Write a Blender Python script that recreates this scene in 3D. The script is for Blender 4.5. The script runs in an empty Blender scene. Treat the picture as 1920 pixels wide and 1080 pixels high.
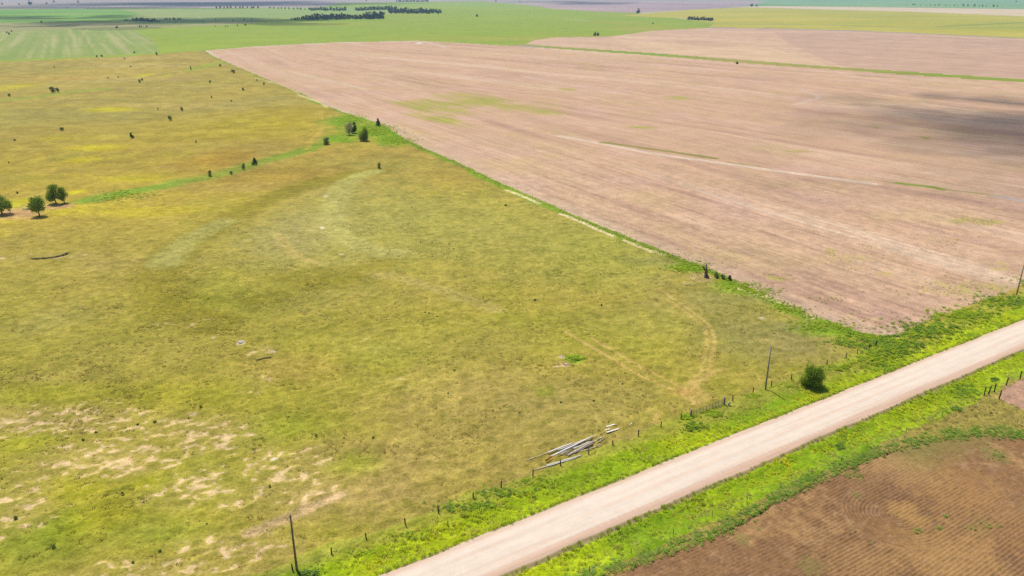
import bpy, math, random
import numpy as np
from mathutils import Vector, Matrix

random.seed(7)
rng = np.random.default_rng(11)
SC = bpy.context.scene
COL = SC.collection

# ------------------------------------------------------------------ camera, sky, sun, exposure
F_PX, HORIZON, CAM_H = 1450.0, -15.0, 72.0          # focal length and horizon row for a 1920x1080 frame
PITCH = math.atan((540 - HORIZON) / F_PX)
cam = bpy.data.cameras.new('camera')
cam.sensor_width = 36.0
cam.lens = 36.0 * F_PX / 1920
cam.clip_start, cam.clip_end = 0.5, 60000
camo = bpy.data.objects.new('camera', cam)
camo.location = (0, 0, CAM_H)
camo.rotation_euler = (math.pi / 2 - PITCH, 0, 0)
COL.objects.link(camo)
SC.camera = camo

SUN_EL = math.radians(64)
SUN_AZ = math.atan2(-0.60, 0.80)                    # horizontal bearing towards the sun, from +Y towards +X
sund = Vector((math.sin(SUN_AZ) * math.cos(SUN_EL), math.cos(SUN_AZ) * math.cos(SUN_EL), math.sin(SUN_EL)))
w = bpy.data.worlds.new('World'); SC.world = w; w.use_nodes = True
wn = w.node_tree
sky = wn.nodes.new('ShaderNodeTexSky'); sky.sky_type = 'NISHITA'; sky.sun_disc = False
sky.sun_elevation = SUN_EL; sky.sun_rotation = SUN_AZ
sky.altitude = 500; sky.air_density = 1.0; sky.dust_density = 1.5; sky.ozone_density = 1.0
bg = wn.nodes['Background']; bg.inputs['Strength'].default_value = 0.11
wn.links.new(sky.outputs[0], bg.inputs['Color'])
sl = bpy.data.lights.new('sun', 'SUN'); sl.energy = 4.4; sl.angle = math.radians(0.53); sl.color = (1.0, 0.95, 0.87)
so = bpy.data.objects.new('sun', sl); so.rotation_euler = sund.to_track_quat('Z', 'Y').to_euler(); so.location = (0, 0, 300)
COL.objects.link(so)
vs = SC.view_settings
vs.view_transform = 'Standard'; vs.look = 'None'; vs.exposure = 0.0; vs.gamma = 1.0; vs.use_curve_mapping = False
SC.cycles.volume_bounces = 1
SC.cycles.max_bounces = 6; SC.cycles.diffuse_bounces = 2; SC.cycles.transparent_max_bounces = 48
SC.cycles.use_denoising = False

# ------------------------------------------------------------------ helpers
K = np.array([1.60, 1.56, 1.60])
def S(r, g, b):
    """a colour as it looks in full daylight -> the surface's base colour"""
    c = np.array([r, g, b]) / 255.0
    lin = np.where(c <= 0.04045, c / 12.92, ((c + 0.055) / 1.055) ** 2.4)
    return np.clip(lin / K, 0.003, 0.85)

def sstep(a, b, x):
    t = np.clip((x - a) / (b - a), 0, 1)
    return t * t * (3 - 2 * t)

_TAB = np.random.default_rng(99).random(1024 * 1024).astype(np.float32)
def vnoise(x, y, seed=0):
    fx, fy = np.floor(x), np.floor(y)
    tx = (x - fx).astype(np.float32); ty = (y - fy).astype(np.float32)
    tx = tx * tx * (3 - 2 * tx); ty = ty * ty * (3 - 2 * ty)
    ix = (fx.astype(np.int32) + (seed * 167) % 1009) & 1023; iy = ((fy.astype(np.int32) + (seed * 389) % 1013) & 1023) << 10
    ix1 = (ix + 1) & 1023; iy1 = (iy + 1024) & 0xFFFFF
    a = _TAB[iy + ix]; b = _TAB[iy + ix1]; c = _TAB[iy1 + ix]; d = _TAB[iy1 + ix1]
    a = a + (b - a) * tx
    return a + (c + (d - c) * tx - a) * ty

def fbm(x, y, sc, octv=4, seed=0, rough=0.5):
    """0..1 cloud noise, sc = size of the largest blobs in metres"""
    v = 0; amp = 1; tot = 0
    ca, sa = 0.8, 0.6
    px, py = np.asarray(x) / sc, np.asarray(y) / sc
    for o in range(octv):
        v = v + amp * vnoise(px + 37.1 * o, py - 11.7 * o, seed + o * 17)
        tot += amp; amp *= rough
        px, py = (ca * px - sa * py) * 2.03, (sa * px + ca * py) * 2.03
    return v / tot

def nz(x, y, sc, octv=4, seed=0, rough=0.5):
    return (fbm(x, y, sc, octv, seed, rough) - 0.5) * 2.6

# ---- lie of the land
RD = math.radians(31.9)                              # bearing of the gravel road
U = np.array([math.cos(RD), math.sin(RD)]); N = np.array([-math.sin(RD), math.cos(RD)])
def flat(px, py, z=0.0):
    u = np.asarray(px, float) - 960; v = np.asarray(py, float) - 540
    dn = v * math.cos(PITCH) + F_PX * math.sin(PITCH); fw = F_PX * math.cos(PITCH) - v * math.sin(PITCH)
    t = (CAM_H - z) / dn
    return u * t, fw * t
def to_sn(x, y):
    return x * U[0] + y * U[1], x * N[0] + y * N[1]
_l = to_sn(*flat(720, 1080)); _l2 = to_sn(*flat(1920, 598)); _r = to_sn(*flat(940, 1080)); _r2 = to_sn(*flat(1920, 655))
N_L, N_R = (_l[1] + _l2[1]) / 2, (_r[1] + _r2[1]) / 2   # the road's two edges, measured across it
N_C, HALF = (N_L + N_R) / 2, (N_L - N_R) / 2

def relief(x, y):
    r = np.hypot(x, y)
    z = 1.5 * nz(x, y, 170, 2, 3) * sstep(90, 260, r) + 2.2 * nz(x, y, 700, 2, 5) * sstep(300, 900, r)
    n = x * N[0] + y * N[1] - N_C
    z = z * (0.12 + 0.88 * sstep(12, 60, np.abs(n)))
    return z * (1 - sstep(1300, 2600, r))

def corridor(n):
    """road bank and ditches, n = metres left of the road's centre"""
    a = np.abs(n)
    z = 0.22 - 0.10 * np.minimum(a / HALF, 1.2)
    z = np.where(a > HALF, 0.12 - 0.62 * sstep(HALF, HALF + 2.6, a) + 0.50 * sstep(HALF + 3.0, HALF + 7.5, a), z)
    return z

def hz(x, y):
    x = np.asarray(x, float); y = np.asarray(y, float)
    n = x * N[0] + y * N[1] - N_C
    return relief(x, y) + corridor(n)

def at(px, py):
    z = 0.0
    for _ in range(14):
        x, y = flat(px, py, z)
        z = 0.5 * z + 0.5 * hz(x, y)
    return x, y
def atv(px, py):
    x, y = at(px, py)
    return Vector((float(x), float(y), float(hz(x, y))))
def mpp(py):
    """metres per picture row/column for something standing at picture row py"""
    return CAM_H / ((py - 540) * math.cos(PITCH) + F_PX * math.sin(PITCH))

def wpoly(pts, step=12):
    P = []
    for (a, b), (c, d) in zip(pts, pts[1:] + pts[:1]):
        k = max(1, int(math.hypot(c - a, d - b) / step))
        for i in range(k):
            P.append((a + (c - a) * i / k, b + (d - b) * i / k))
    P = np.array(P)
    x, y = at(P[:, 0], P[:, 1])
    return np.stack([x, y], 1)

def inside(poly, x, y):
    r = np.zeros(x.shape, bool)
    bb = (x >= poly[:, 0].min()) & (x <= poly[:, 0].max()) & (y >= poly[:, 1].min()) & (y <= poly[:, 1].max())
    xs, ys = x[bb], y[bb]; c = np.zeros(xs.shape, bool)
    x0, y0 = poly[:, 0], poly[:, 1]; x1, y1 = np.roll(x0, -1), np.roll(y0, -1)
    for a, b, e, f in zip(x0, y0, x1, y1):
        if b == f: continue
        k = ((b > ys) != (f > ys)) & (xs < (e - a) * (ys - b) / (f - b) + a)
        c ^= k
    r[bb] = c
    return r

def line_dist(pts, x, y, lim):
    """distance to a polyline given in picture points (laid on the ground)"""
    P = np.array(pts, float)
    X, Y = at(P[:, 0], P[:, 1])
    d = np.full(x.shape, 1e9)
    for i in range(len(X) - 1):
        ax, ay, bx, by = X[i], Y[i], X[i + 1], Y[i + 1]
        m = (x > min(ax, bx) - lim) & (x < max(ax, bx) + lim) & (y > min(ay, by) - lim) & (y < max(ay, by) + lim)
        if not m.any(): continue
        xs, ys = x[m], y[m]
        L = (bx - ax) ** 2 + (by - ay) ** 2 + 1e-9
        t = np.clip(((xs - ax) * (bx - ax) + (ys - ay) * (by - ay)) / L, 0, 1)
        d[m] = np.minimum(d[m], np.hypot(xs - ax - t * (bx - ax), ys - ay - t * (by - ay)))
    return d

def smooth_line(pts, k=6):
    P = [Vector((a, b)) for a, b in pts]; out = []
    for i in range(len(P) - 1):
        p0 = P[max(i - 1, 0)]; p1 = P[i]; p2 = P[i + 1]; p3 = P[min(i + 2, len(P) - 1)]
        for j in range(k):
            t = j / k
            q = 0.5 * ((2 * p1) + (p2 - p0) * t + (2 * p0 - 5 * p1 + 4 * p2 - p3) * t * t + (3 * p1 - p0 - 3 * p2 + p3) * t ** 3)
            out.append((q.x, q.y))
    out.append(tuple(P[-1]))
    return out

# ---- mesh and material helpers
def mesh_from(name, v, f, col=None, smooth=False):
    """v (n,3), f (m,3|4) arrays"""
    me = bpy.data.meshes.new(name)
    v = np.asarray(v, np.float32); f = np.asarray(f, np.int32)
    k = f.shape[1]
    me.vertices.add(len(v)); me.vertices.foreach_set('co', v.ravel())
    me.loops.add(f.size); me.loops.foreach_set('vertex_index', f.ravel())
    me.polygons.add(len(f))
    me.polygons.foreach_set('loop_start', np.arange(0, f.size, k, dtype=np.int32))
    me.polygons.foreach_set('loop_total', np.full(len(f), k, np.int32))
    me.update(calc_edges=True)
    if smooth: me.polygons.foreach_set('use_smooth', np.ones(len(f), bool))
    if col is not None:
        a = me.attributes.new('col', 'FLOAT_COLOR', 'POINT')
        c = np.ones((len(v), 4), np.float32); c[:, :3] = col
        a.data.foreach_set('color', c.ravel())
    return me

def link(name, me, mat=None, parent=None):
    o = bpy.data.objects.new(name, me)
    COL.objects.link(o)
    if mat is not None and me is not None and not me.materials: me.materials.append(mat)
    if parent is not None: o.parent = parent
    return o
def tag(o, label, cat, group=None):
    o['label'] = label; o['category'] = cat
    if group: o['group'] = group
    return o
def thing(name, loc, label, cat, group=None, rz=0.0):
    o = bpy.data.objects.new(name, None); COL.objects.link(o)
    o.location = loc; o.rotation_euler = (0, 0, rz); o.empty_display_size = 0.3
    return tag(o, label, cat, group)

def new_mat(name):
    m = bpy.data.materials.new(name); m.use_nodes = True
    nt = m.node_tree; b = nt.nodes['Principled BSDF']
    b.inputs['Specular IOR Level'].default_value = 0.15
    b.inputs['Roughness'].default_value = 0.95
    return m, nt, b

def ground_mat(name, fine=1.2, amt=0.28, bump=0.25, bsc=None, fine2=None, rows_at=None):
    """colour laid down on the mesh, broken up by fine noise, with fine relief"""
    m, nt, b = new_mat(name)
    at_ = nt.nodes.new('ShaderNodeAttribute'); at_.attribute_name = 'col'
    g = nt.nodes.new('ShaderNodeNewGeometry')
    def noise(sc, det=3, rough=0.6):
        n = nt.nodes.new('ShaderNodeTexNoise'); n.inputs['Scale'].default_value = sc
        n.inputs['Detail'].default_value = det; n.inputs['Roughness'].default_value = rough
        nt.links.new(g.outputs['Position'], n.inputs['Vector']); return n
    n1 = noise(fine, 4, 0.65); n2 = noise(fine2 or fine * 0.17, 3)
    if rows_at is not None:                         # straw lies in long thin drill rows
        mp = nt.nodes.new('ShaderNodeMapping'); mp.vector_type = 'TEXTURE'; mp.inputs['Rotation'].default_value = (0, 0, math.radians(rows_at)); mp.inputs['Scale'].default_value = (40, 1, 1)
        nt.links.new(g.outputs['Position'], mp.inputs['Vector']); nt.links.new(mp.outputs[0], n2.inputs['Vector'])
        n2.inputs['Scale'].default_value = .75; n2.inputs['Detail'].default_value = 2
    mr = nt.nodes.new('ShaderNodeMapRange'); mr.inputs[1].default_value = 0.28; mr.inputs[2].default_value = 0.72
    mr.inputs[3].default_value = 1 - amt; mr.inputs[4].default_value = 1 + amt
    nt.links.new(n1.outputs['Fac'], mr.inputs[0])
    mr2 = nt.nodes.new('ShaderNodeMapRange'); mr2.inputs[1].default_value = 0.3; mr2.inputs[2].default_value = 0.7
    mr2.inputs[3].default_value = 1 - amt * 0.5; mr2.inputs[4].default_value = 1 + amt * 0.5
    nt.links.new(n2.outputs['Fac'], mr2.inputs[0])
    mu = nt.nodes.new('ShaderNodeMath'); mu.operation = 'MULTIPLY'
    nt.links.new(mr.outputs[0], mu.inputs[0]); nt.links.new(mr2.outputs[0], mu.inputs[1])
    vm = nt.nodes.new('ShaderNodeVectorMath'); vm.operation = 'SCALE'
    nt.links.new(at_.outputs['Color'], vm.inputs[0]); nt.links.new(mu.outputs[0], vm.inputs['Scale'])
    nt.links.new(vm.outputs[0], b.inputs['Base Color'])
    if bump:
        bp = nt.nodes.new('ShaderNodeBump'); bp.inputs['Strength'].default_value = bump; bp.inputs['Distance'].default_value = 0.3
        n3 = noise(bsc or fine * 1.4, 4, 0.6)
        nt.links.new(n3.outputs['Fac'], bp.inputs['Height']); nt.links.new(bp.outputs[0], b.inputs['Normal'])
    return m

def plain_mat(name, c1, c2, sc=3.0, stretch=(1, 1, 1), rough=0.9, bump=0.3):
    m, nt, b = new_mat(name)
    tc = nt.nodes.new('ShaderNodeTexCoord'); mp = nt.nodes.new('ShaderNodeMapping'); mp.inputs['Scale'].default_value = stretch
    nt.links.new(tc.outputs['Object'], mp.inputs['Vector'])
    n = nt.nodes.new('ShaderNodeTexNoise'); n.inputs['Scale'].default_value = sc; n.inputs['Detail'].default_value = 4
    nt.links.new(mp.outputs[0], n.inputs['Vector'])
    r = nt.nodes.new('ShaderNodeValToRGB'); r.color_ramp.elements[0].position = 0.3; r.color_ramp.elements[1].position = 0.7
    r.color_ramp.elements[0].color = (*c1, 1); r.color_ramp.elements[1].color = (*c2, 1)
    nt.links.new(n.outputs['Fac'], r.inputs['Fac']); nt.links.new(r.outputs[0], b.inputs['Base Color'])
    bp = nt.nodes.new('ShaderNodeBump'); bp.inputs['Strength'].default_value = bump; bp.inputs['Distance'].default_value = 0.05
    nt.links.new(n.outputs['Fac'], bp.inputs['Height']); nt.links.new(bp.outputs[0], b.inputs['Normal'])
    b.inputs['Roughness'].default_value = rough
    return m

def leaf_mat(name, c1, c2, instancer=False, transl=0.35):
    m, nt, b = new_mat(name)
    if instancer:
        a = nt.nodes.new('ShaderNodeAttribute'); a.attribute_type = 'INSTANCER'; a.attribute_name = 'col'
        src = a.outputs['Color']
    else:
        oi = nt.nodes.new('ShaderNodeNewGeometry')
        r = nt.nodes.new('ShaderNodeValToRGB'); r.color_ramp.elements[0].color = (*c1, 1); r.color_ramp.elements[1].color = (*c2, 1)
        nt.links.new(oi.outputs['Random Per Island'], r.inputs['Fac'])
        src = r.outputs[0]
    nt.links.new(src, b.inputs['Base Color'])
    b.inputs['Roughness'].default_value = 0.6
    tr = nt.nodes.new('ShaderNodeBsdfTranslucent'); nt.links.new(src, tr.inputs['Color'])
    if instancer:                                   # blade normals bent upward, brightening the grass under the high sun
        g = nt.nodes.new('ShaderNodeNewGeometry')
        v1 = nt.nodes.new('ShaderNodeVectorMath'); v1.operation = 'MULTIPLY_ADD'; v1.inputs[1].default_value = (.45, .45, .45); v1.inputs[2].default_value = (0, 0, .9)
        v2 = nt.nodes.new('ShaderNodeVectorMath'); v2.operation = 'NORMALIZE'
        nt.links.new(g.outputs['Normal'], v1.inputs[0]); nt.links.new(v1.outputs[0], v2.inputs[0]); nt.links.new(v2.outputs[0], b.inputs['Normal'])
    mx = nt.nodes.new('ShaderNodeMixShader'); mx.inputs[0].default_value = transl
    nt.links.new(b.outputs[0], mx.inputs[1]); nt.links.new(tr.outputs[0], mx.inputs[2])
    nt.links.new(mx.outputs[0], nt.nodes['Material Output'].inputs['Surface'])
    return m

def mixc(c, new, m):
    return c + (np.asarray(new) - c) * np.clip(m, 0, 1)[:, None]

# ------------------------------------------------------------------ the land: one sheet out to the horizon, cut along the field edges
rr = [45.0]
while rr[-1] < 15000:
    r = rr[-1]
    rr.append(r * (1 + 0.0034 + 0.0075 * float(sstep(250, 900, np.array(r)))))
rr = np.array(rr); aa = np.radians(np.linspace(-52, 52, 700))
R, A = np.meshgrid(rr, aa, indexing='ij')
nr, na = R.shape
X = (R * np.sin(A)).ravel(); Y = (R * np.cos(A)).ravel(); RR = R.ravel()
idx = np.arange(nr * na).reshape(nr, na)
quads = np.stack([idx[:-1, :-1], idx[:-1, 1:], idx[1:, 1:], idx[1:, :-1]], -1).reshape(-1, 4)[:, ::-1]
NN = X * N[0] + Y * N[1] - N_C; SS = X * U[0] + Y * U[1]
cellw = RR * 0.0036

BORDER = [(385, 95), (400, 105), (440, 123), (500, 148), (560, 172), (600, 192), (640, 209), (690, 224), (722, 236), (765, 264),
          (850, 301), (950, 348), (1100, 413), (1180, 446), (1260, 478), (1330, 505), (1400, 537), (1470, 568), (1530, 594), (1625, 627), (1680, 632)]
F_STUB1 = [(385, 95), (480, 87), (620, 80), (780, 76.5), (850, 80), (960, 86.5), (1050, 92), (1200, 102), (1380, 117), (1560, 130), (1700, 140),
           (1920, 155), (2500, 195), (2500, 300), (1920, 532), (1890, 546), (1850, 561), (1770, 589), (1705, 617), (1680, 632)] + BORDER[::-1][1:-1]
F_STUB2 = [(985, 83), (1000, 76), (1040, 70), (1140, 69), (1165, 66), (1220, 58), (1320, 52.5), (1450, 54.5), (1600, 59), (1750, 65),
           (1920, 73), (2500, 100), (2500, 180), (1920, 149), (1700, 134), (1550, 124.5), (1400, 113), (1200, 98), (1050, 88)]
F_GRASSTRIP = [(975, 84), (985, 83), (1050, 88), (1200, 98), (1400, 113), (1550, 124.5), (1700, 134), (1920, 149), (2500, 180), (2500, 195),
               (1920, 155), (1700, 140), (1560, 130), (1380, 117), (1200, 102), (1050, 92)]
F_STRIPED = [(-900, 165), (-300, 130), (0, 114), (120, 108), (250, 102), (300, 98), (285, 75), (250, 55), (120, 55), (0, 60), (-400, 72), (-900, 95)]
F_OLIVE = [(-900, 70), (0, 43.5), (200, 42), (330, 47), (470, 39), (500, 41), (420, 47), (250, 54), (120, 54.5), (0, 60), (-900, 95)]
F_BRIGHT = [(-900, 22), (0, 18), (110, 16.5), (220, 17), (260, 25), (230, 39), (0, 43), (-900, 68)]
F_PALE = [(220, 17), (480, 16.5), (640, 14), (760, 17), (740, 26), (560, 33), (480, 38), (330, 46), (215, 41), (262, 25)]
F_LILAC2 = [(1000, 9), (1060, 5), (1200, 2.5), (1440, 2.5), (1400, 11), (1300, 18), (1190, 24), (1110, 21), (1030, 16)]
F_YELLOW = [(1165, 29), (1300, 18), (1395, 14), (1440, 15), (1700, 22), (1920, 31), (2500, 50), (2500, 98), (1920, 71), (1600, 57), (1450, 53), (1330, 51),
            (1340, 44), (1280, 34)]
F_TAN = [(1372, 13), (1440, 11.5), (1600, 13), (1920, 17.5), (2500, 26), (2500, 50), (1920, 30.5), (1700, 21.5), (1440, 14.6)]
F_TEAL = [(1330, 9), (1440, 0), (1920, -4), (2500, -4), (2500, 25), (1920, 17), (1600, 12.6), (1440, 11.2), (1372, 12.8)]
F_PASTURE = [(-900, 168), (-300, 133), (0, 117), (120, 111), (250, 105), (387, 94)] + BORDER[1:] + [(1705, 617), (1770, 589), (1850, 561), (1920, 532), (2500, 300), (2900, 1600), (-900, 1600)]
F_BROWN = [(1120, 1090), (1240, 1046), (1350, 1002), (1440, 950), (1500, 918), (1580, 884), (1640, 856), (1730, 830), (1800, 818), (1860, 816), (1920, 823), (2060, 860), (2060, 1500), (500, 1500)]
F_DIRT = [(1872, 746), (1884, 727), (1925, 708), (2150, 610), (2150, 840), (1925, 770)]

cxy = (X[quads[:, 0]] + X[quads[:, 2]]) / 2, (Y[quads[:, 0]] + Y[quads[:, 2]]) / 2
cr = np.hypot(*cxy)
jx = cxy[0] + nz(cxy[0], cxy[1], 5, 2, 41) * 0.5 * (cr < 700); jy = cxy[1] + nz(cxy[0], cxy[1], 5, 2, 43) * 0.5 * (cr < 700)
fid = np.full(len(quads), -1)
FIELDS = [('stubble_field', F_STUB1), ('pasture', F_PASTURE), ('far_stubble_field', F_STUB2), ('grass_waterway', F_GRASSTRIP), ('striped_hayfield', F_STRIPED),
          ('olive_grassland', F_OLIVE), ('bright_crop_field', F_BRIGHT), ('pale_meadow', F_PALE), ('fallow_field', F_LILAC2), ('yellow_meadow', F_YELLOW),
          ('tan_stubble_strip', F_TAN), ('teal_crop_field', F_TEAL)]
for k, (nm, pl) in enumerate(FIELDS):
    fid[inside(wpoly(pl), jx, jy) & (fid < 0)] = k
pol_crop = wpoly([(-900, 60), (-300, 60), (0, 17), (600, 14), (640, 5), (900, 2), (1030, 14), (1120, 21), (1190, 24), (1260, 33), (1345, 44), (1325, 53), (1220, 59), (1165, 68), (1040, 71), (1000, 78), (985, 84),
                  (780, 95), (385, 140), (0, 200), (-900, 250)])
cropk = len(FIELDS); farK = cropk + 1
rest = fid < 0
fid[rest & inside(pol_crop, jx, jy)] = cropk
fid[fid < 0] = farK

# ---- base colours
V = len(X)
n_big = nz(X, Y, 120, 3, 100); n_mid = nz(X, Y, 26, 3, 101); n_sm = nz(X, Y, 6.5, 3, 102); n_fine = nz(X, Y, 2.0, 2, 103)
n_tus = fbm(X, Y, 1.15, 2, 104, 0.55)
# ridge-like grain: tussocks run roughly with the slope, up to the right
gx = X * math.cos(0.5) + Y * math.sin(0.5); gy = -X * math.sin(0.5) + Y * math.cos(0.5)
n_gr = fbm(gx * 0.55, gy, 0.95, 2, 105, 0.5)

def blob(cx, cy, rx, ry, soft=0.6, rag=0.5, seed=0):
    """ragged patch on the ground (which points, how strongly); extents in picture units at that spot"""
    x0, y0 = at(cx, cy); t = mpp(cy)
    wx = rx * t; ya = at(cx, cy - ry)[1]; yb = at(cx, cy + ry)[1]; wy = (ya - yb) / 2
    m = np.nonzero((np.abs(X - x0) < wx * 2.4) & (np.abs(Y - y0) < wy * 2.4))[0]
    d = np.hypot((X[m] - x0) / wx, (Y[m] - y0) / wy) + rag * (0.6 * n_mid[m] + 0.5 * n_sm[m])
    return m, 1 - sstep(1 - soft, 1 + soft, d)
def near_line(pts, lim, rows_=None):
    P_ = np.array(pts, float); xs, ys = at(P_[:, 0], P_[:, 1])
    m = np.nonzero((X > xs.min() - lim) & (X < xs.max() + lim) & (Y > ys.min() - lim) & (Y < ys.max() + lim))[0]
    return m, line_dist(pts, X[m], Y[m], lim)
def stroke(pts, wid, soft=0.5, rag=0.3, smooth=True):
    p = smooth_line(pts) if smooth else pts
    m, d = near_line(p, wid * 2.2 + 1)
    d = d / wid + rag * (0.5 * n_mid[m] + 0.6 * n_sm[m])
    return m, 1 - sstep(1 - soft, 1 + soft, d)
def put(C, new, mk, k=1.0):
    m, v = mk; v = (v * k)[:, None]
    C[m] += (np.asarray(new) - C[m]) * np.clip(v, 0, 1)
def dist_all(pts, lim):
    d = np.full(V, 1e9); m, q = near_line(pts, lim); d[m] = q
    return d

# pasture
P = np.repeat(S(179, 162, 74)[None], V, 0)
far_p = sstep(250, 330, Y - 0.35 * X)
P = mixc(P, S(194, 170, 72), far_p)
P = mixc(P, S(168, 162, 58), sstep(0.0, 1.0, n_big) * 0.65 * (1 - far_p * 0.6))
P = mixc(P, S(188, 160, 92), sstep(0.1, 1.0, -n_big) * 0.6)
P = mixc(P, S(163, 158, 52), sstep(0.15, 0.9, n_mid) * 0.5)
P = mixc(P, S(196, 172, 100), sstep(0.2, 0.9, -n_mid) * 0.45)
yl = nz(X, Y * 1.6, 60, 3, 140)
P = mixc(P, S(214, 196, 52), sstep(0.35, 0.9, yl) * 0.75 * far_p)
P = mixc(P, S(186, 158, 96), sstep(0.3, 0.9, -yl) * 0.6 * far_p)
up = sstep(400, 560, RR + 40 * n_mid)
P = mixc(P, S(188, 168, 100), up * .6)
P = mixc(P, S(176, 164, 92), up * sstep(0, .9, nz(X * .5, Y, 70, 3, 142)) * .6)
P = mixc(P, S(212, 186, 124), up * sstep(.25, .9, -nz(X * .5, Y, 60, 3, 143)) * .6)
lim = sstep(220, 110, RR)                                    # greener, coarser turf on the low ground nearest
P = mixc(P, S(166, 166, 46), lim * sstep(-0.2, 0.8, nz(X, Y, 34, 3, 141)) * 0.65)
for b_, c_, k_ in [
    ((640, 410, 150, 80), S(178, 172, 98), 0.55), ((900, 420, 230, 80), S(176, 172, 82), 0.5), ((1150, 470, 130, 60), S(172, 174, 74), 0.5),
    ((560, 440, 70, 40), S(186, 172, 108), 0.6), ((720, 310, 110, 18), S(172, 160, 78), 0.6), ((520, 330, 120, 16), S(180, 150, 66), 0.7),
    ((1010, 340, 90, 26), S(166, 150, 74), 0.45), ((860, 330, 60, 14), S(178, 156, 72), 0.5),
    ((1380, 625, 55, 34), S(150, 152, 80), 0.65), ((1290, 560, 90, 40), S(176, 160, 90), 0.5), ((1480, 640, 80, 30), S(166, 150, 96), 0.8), ((1400, 600, 140, 60), S(162, 152, 84), 0.6),
    ((1180, 610, 120, 40), S(166, 160, 70), 0.5), ((900, 640, 160, 40), S(178, 162, 82), 0.5), ((860, 740, 170, 50), S(186, 162, 96), 0.55),
    ((1080, 760, 160, 50), S(180, 162, 90), 0.6), ((760, 860, 160, 60), S(184, 160, 94), 0.6), ((640, 930, 130, 40), S(186, 158, 104), 0.55),
    ((420, 560, 110, 40), S(150, 150, 44), 0.65), ((330, 580, 60, 40), S(158, 152, 48), 0.55), ((600, 520, 110, 18), S(160, 148, 46), 0.6),
    ((330, 740, 200, 26), S(170, 164, 42), 0.6), ((60, 740, 90, 18), S(172, 170, 46), 0.6), ((100, 600, 60, 26), S(176, 164, 90), 0.5),
    ((240, 660, 140, 30), S(178, 164, 78), 0.5), ((560, 690, 90, 24), S(184, 160, 78), 0.5), ((720, 660, 70, 26), S(170, 166, 68), 0.55),
    ((70, 1020, 90, 40), S(150, 160, 50), 0.6), ((120, 985, 40, 26), S(156, 176, 36), 0.7), ((130, 920, 60, 26), S(186, 180, 32), 0.7),
    ((190, 970, 60, 36), S(182, 176, 40), 0.6), ((280, 905, 30, 14), S(186, 182, 36), 0.7), ((40, 830, 70, 18), S(176, 176, 44), 0.6),
    ((300, 1000, 110, 26), S(154, 160, 54), 0.6), ((540, 800, 80, 26), S(160, 168, 48), 0.55), ((660, 870, 50, 20), S(166, 172, 50), 0.6),
    ((210, 205, 40, 4), S(222, 206, 36), 0.8), ((180, 277, 50, 6), S(222, 202, 38), 0.8), ((150, 300, 30, 6), S(220, 200, 40), 0.7), ((30, 382, 26, 9), S(216, 204, 40), 0.85),
    ((144, 360, 14, 4), S(224, 208, 30), 0.9), ((270, 141, 14, 3), S(218, 204, 50), 0.8), ((308, 143, 8, 3), S(218, 204, 50), 0.8), ((10, 165, 40, 8), S(216, 198, 50), 0.7),
    ((250, 335, 60, 7), S(214, 196, 50), 0.7), ((400, 300, 60, 16), S(190, 152, 60), 0.7), ((330, 148, 40, 5), S(198, 170, 110), 0.5), ((450, 170, 50, 10), S(196, 172, 90), 0.7),
    ((520, 220, 90, 26), S(190, 168, 50), 0.6), ((110, 146, 90, 6), S(210, 176, 96), 0.7), ((200, 133, 90, 4), S(206, 178, 96), 0.7), ((330, 110, 60, 8), S(186, 164, 92), 0.6),
    ((70, 128, 90, 6), S(182, 164, 92), 0.6), ((400, 220, 120, 10), S(192, 170, 84), 0.4), ((440, 235, 160, 20), S(196, 176, 54), 0.45)]:
    put(P, c_, blob(*b_, soft=.8), min(1, k_ * 1.15))
for pts, wd, c_, k_ in [
    ([(165, 376), (230, 362), (300, 350), (340, 340)], 5.0, S(146, 178, 58), 0.9),
    ([(340, 340), (400, 330), (480, 306), (540, 290), (600, 270), (622, 256)], 5.0, S(154, 168, 62), 0.9),
    ([(510, 297), (560, 287), (600, 273)], 3.0, S(150, 178, 56), 0.7),
    ([(0, 188), (60, 183), (130, 173), (200, 166)], 5.0, S(158, 180, 62), 0.8),
    ([(355, 131), (400, 120), (420, 118)], 5.0, S(160, 184, 66), 0.85),
    ([(700, 322), (650, 330), (560, 352), (480, 385), (400, 425), (330, 470), (296, 530), (320, 580), (400, 606)], 6.5, S(156, 144, 44), 0.8),
    ([(700, 322), (660, 335), (635, 362), (622, 400), (640, 440), (690, 466), (740, 474)], 4.2, S(192, 184, 106), 0.95),
    ([(420, 416), (370, 440), (330, 470), (308, 494)], 4.5, S(188, 182, 104), 0.7),
    ([(520, 440), (540, 465), (575, 488), (610, 496)], 1.4, S(204, 182, 108), 0.7),
    ([(690, 512), (760, 524), (840, 548), (930, 580)], 2.5, S(192, 174, 102), 0.6),
    ([(480, 560), (560, 540), (650, 520), (720, 494)], 4.0, S(152, 142, 42), 0.55),
    ([(620, 215), (606, 240), (585, 262), (575, 280)], 1.2, S(216, 184, 92), 0.7),
    ([(600, 205), (604, 225), (598, 250)], 0.9, S(214, 184, 96), 0.6)]:
    put(P, c_, stroke(pts, wd), k_)
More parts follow.
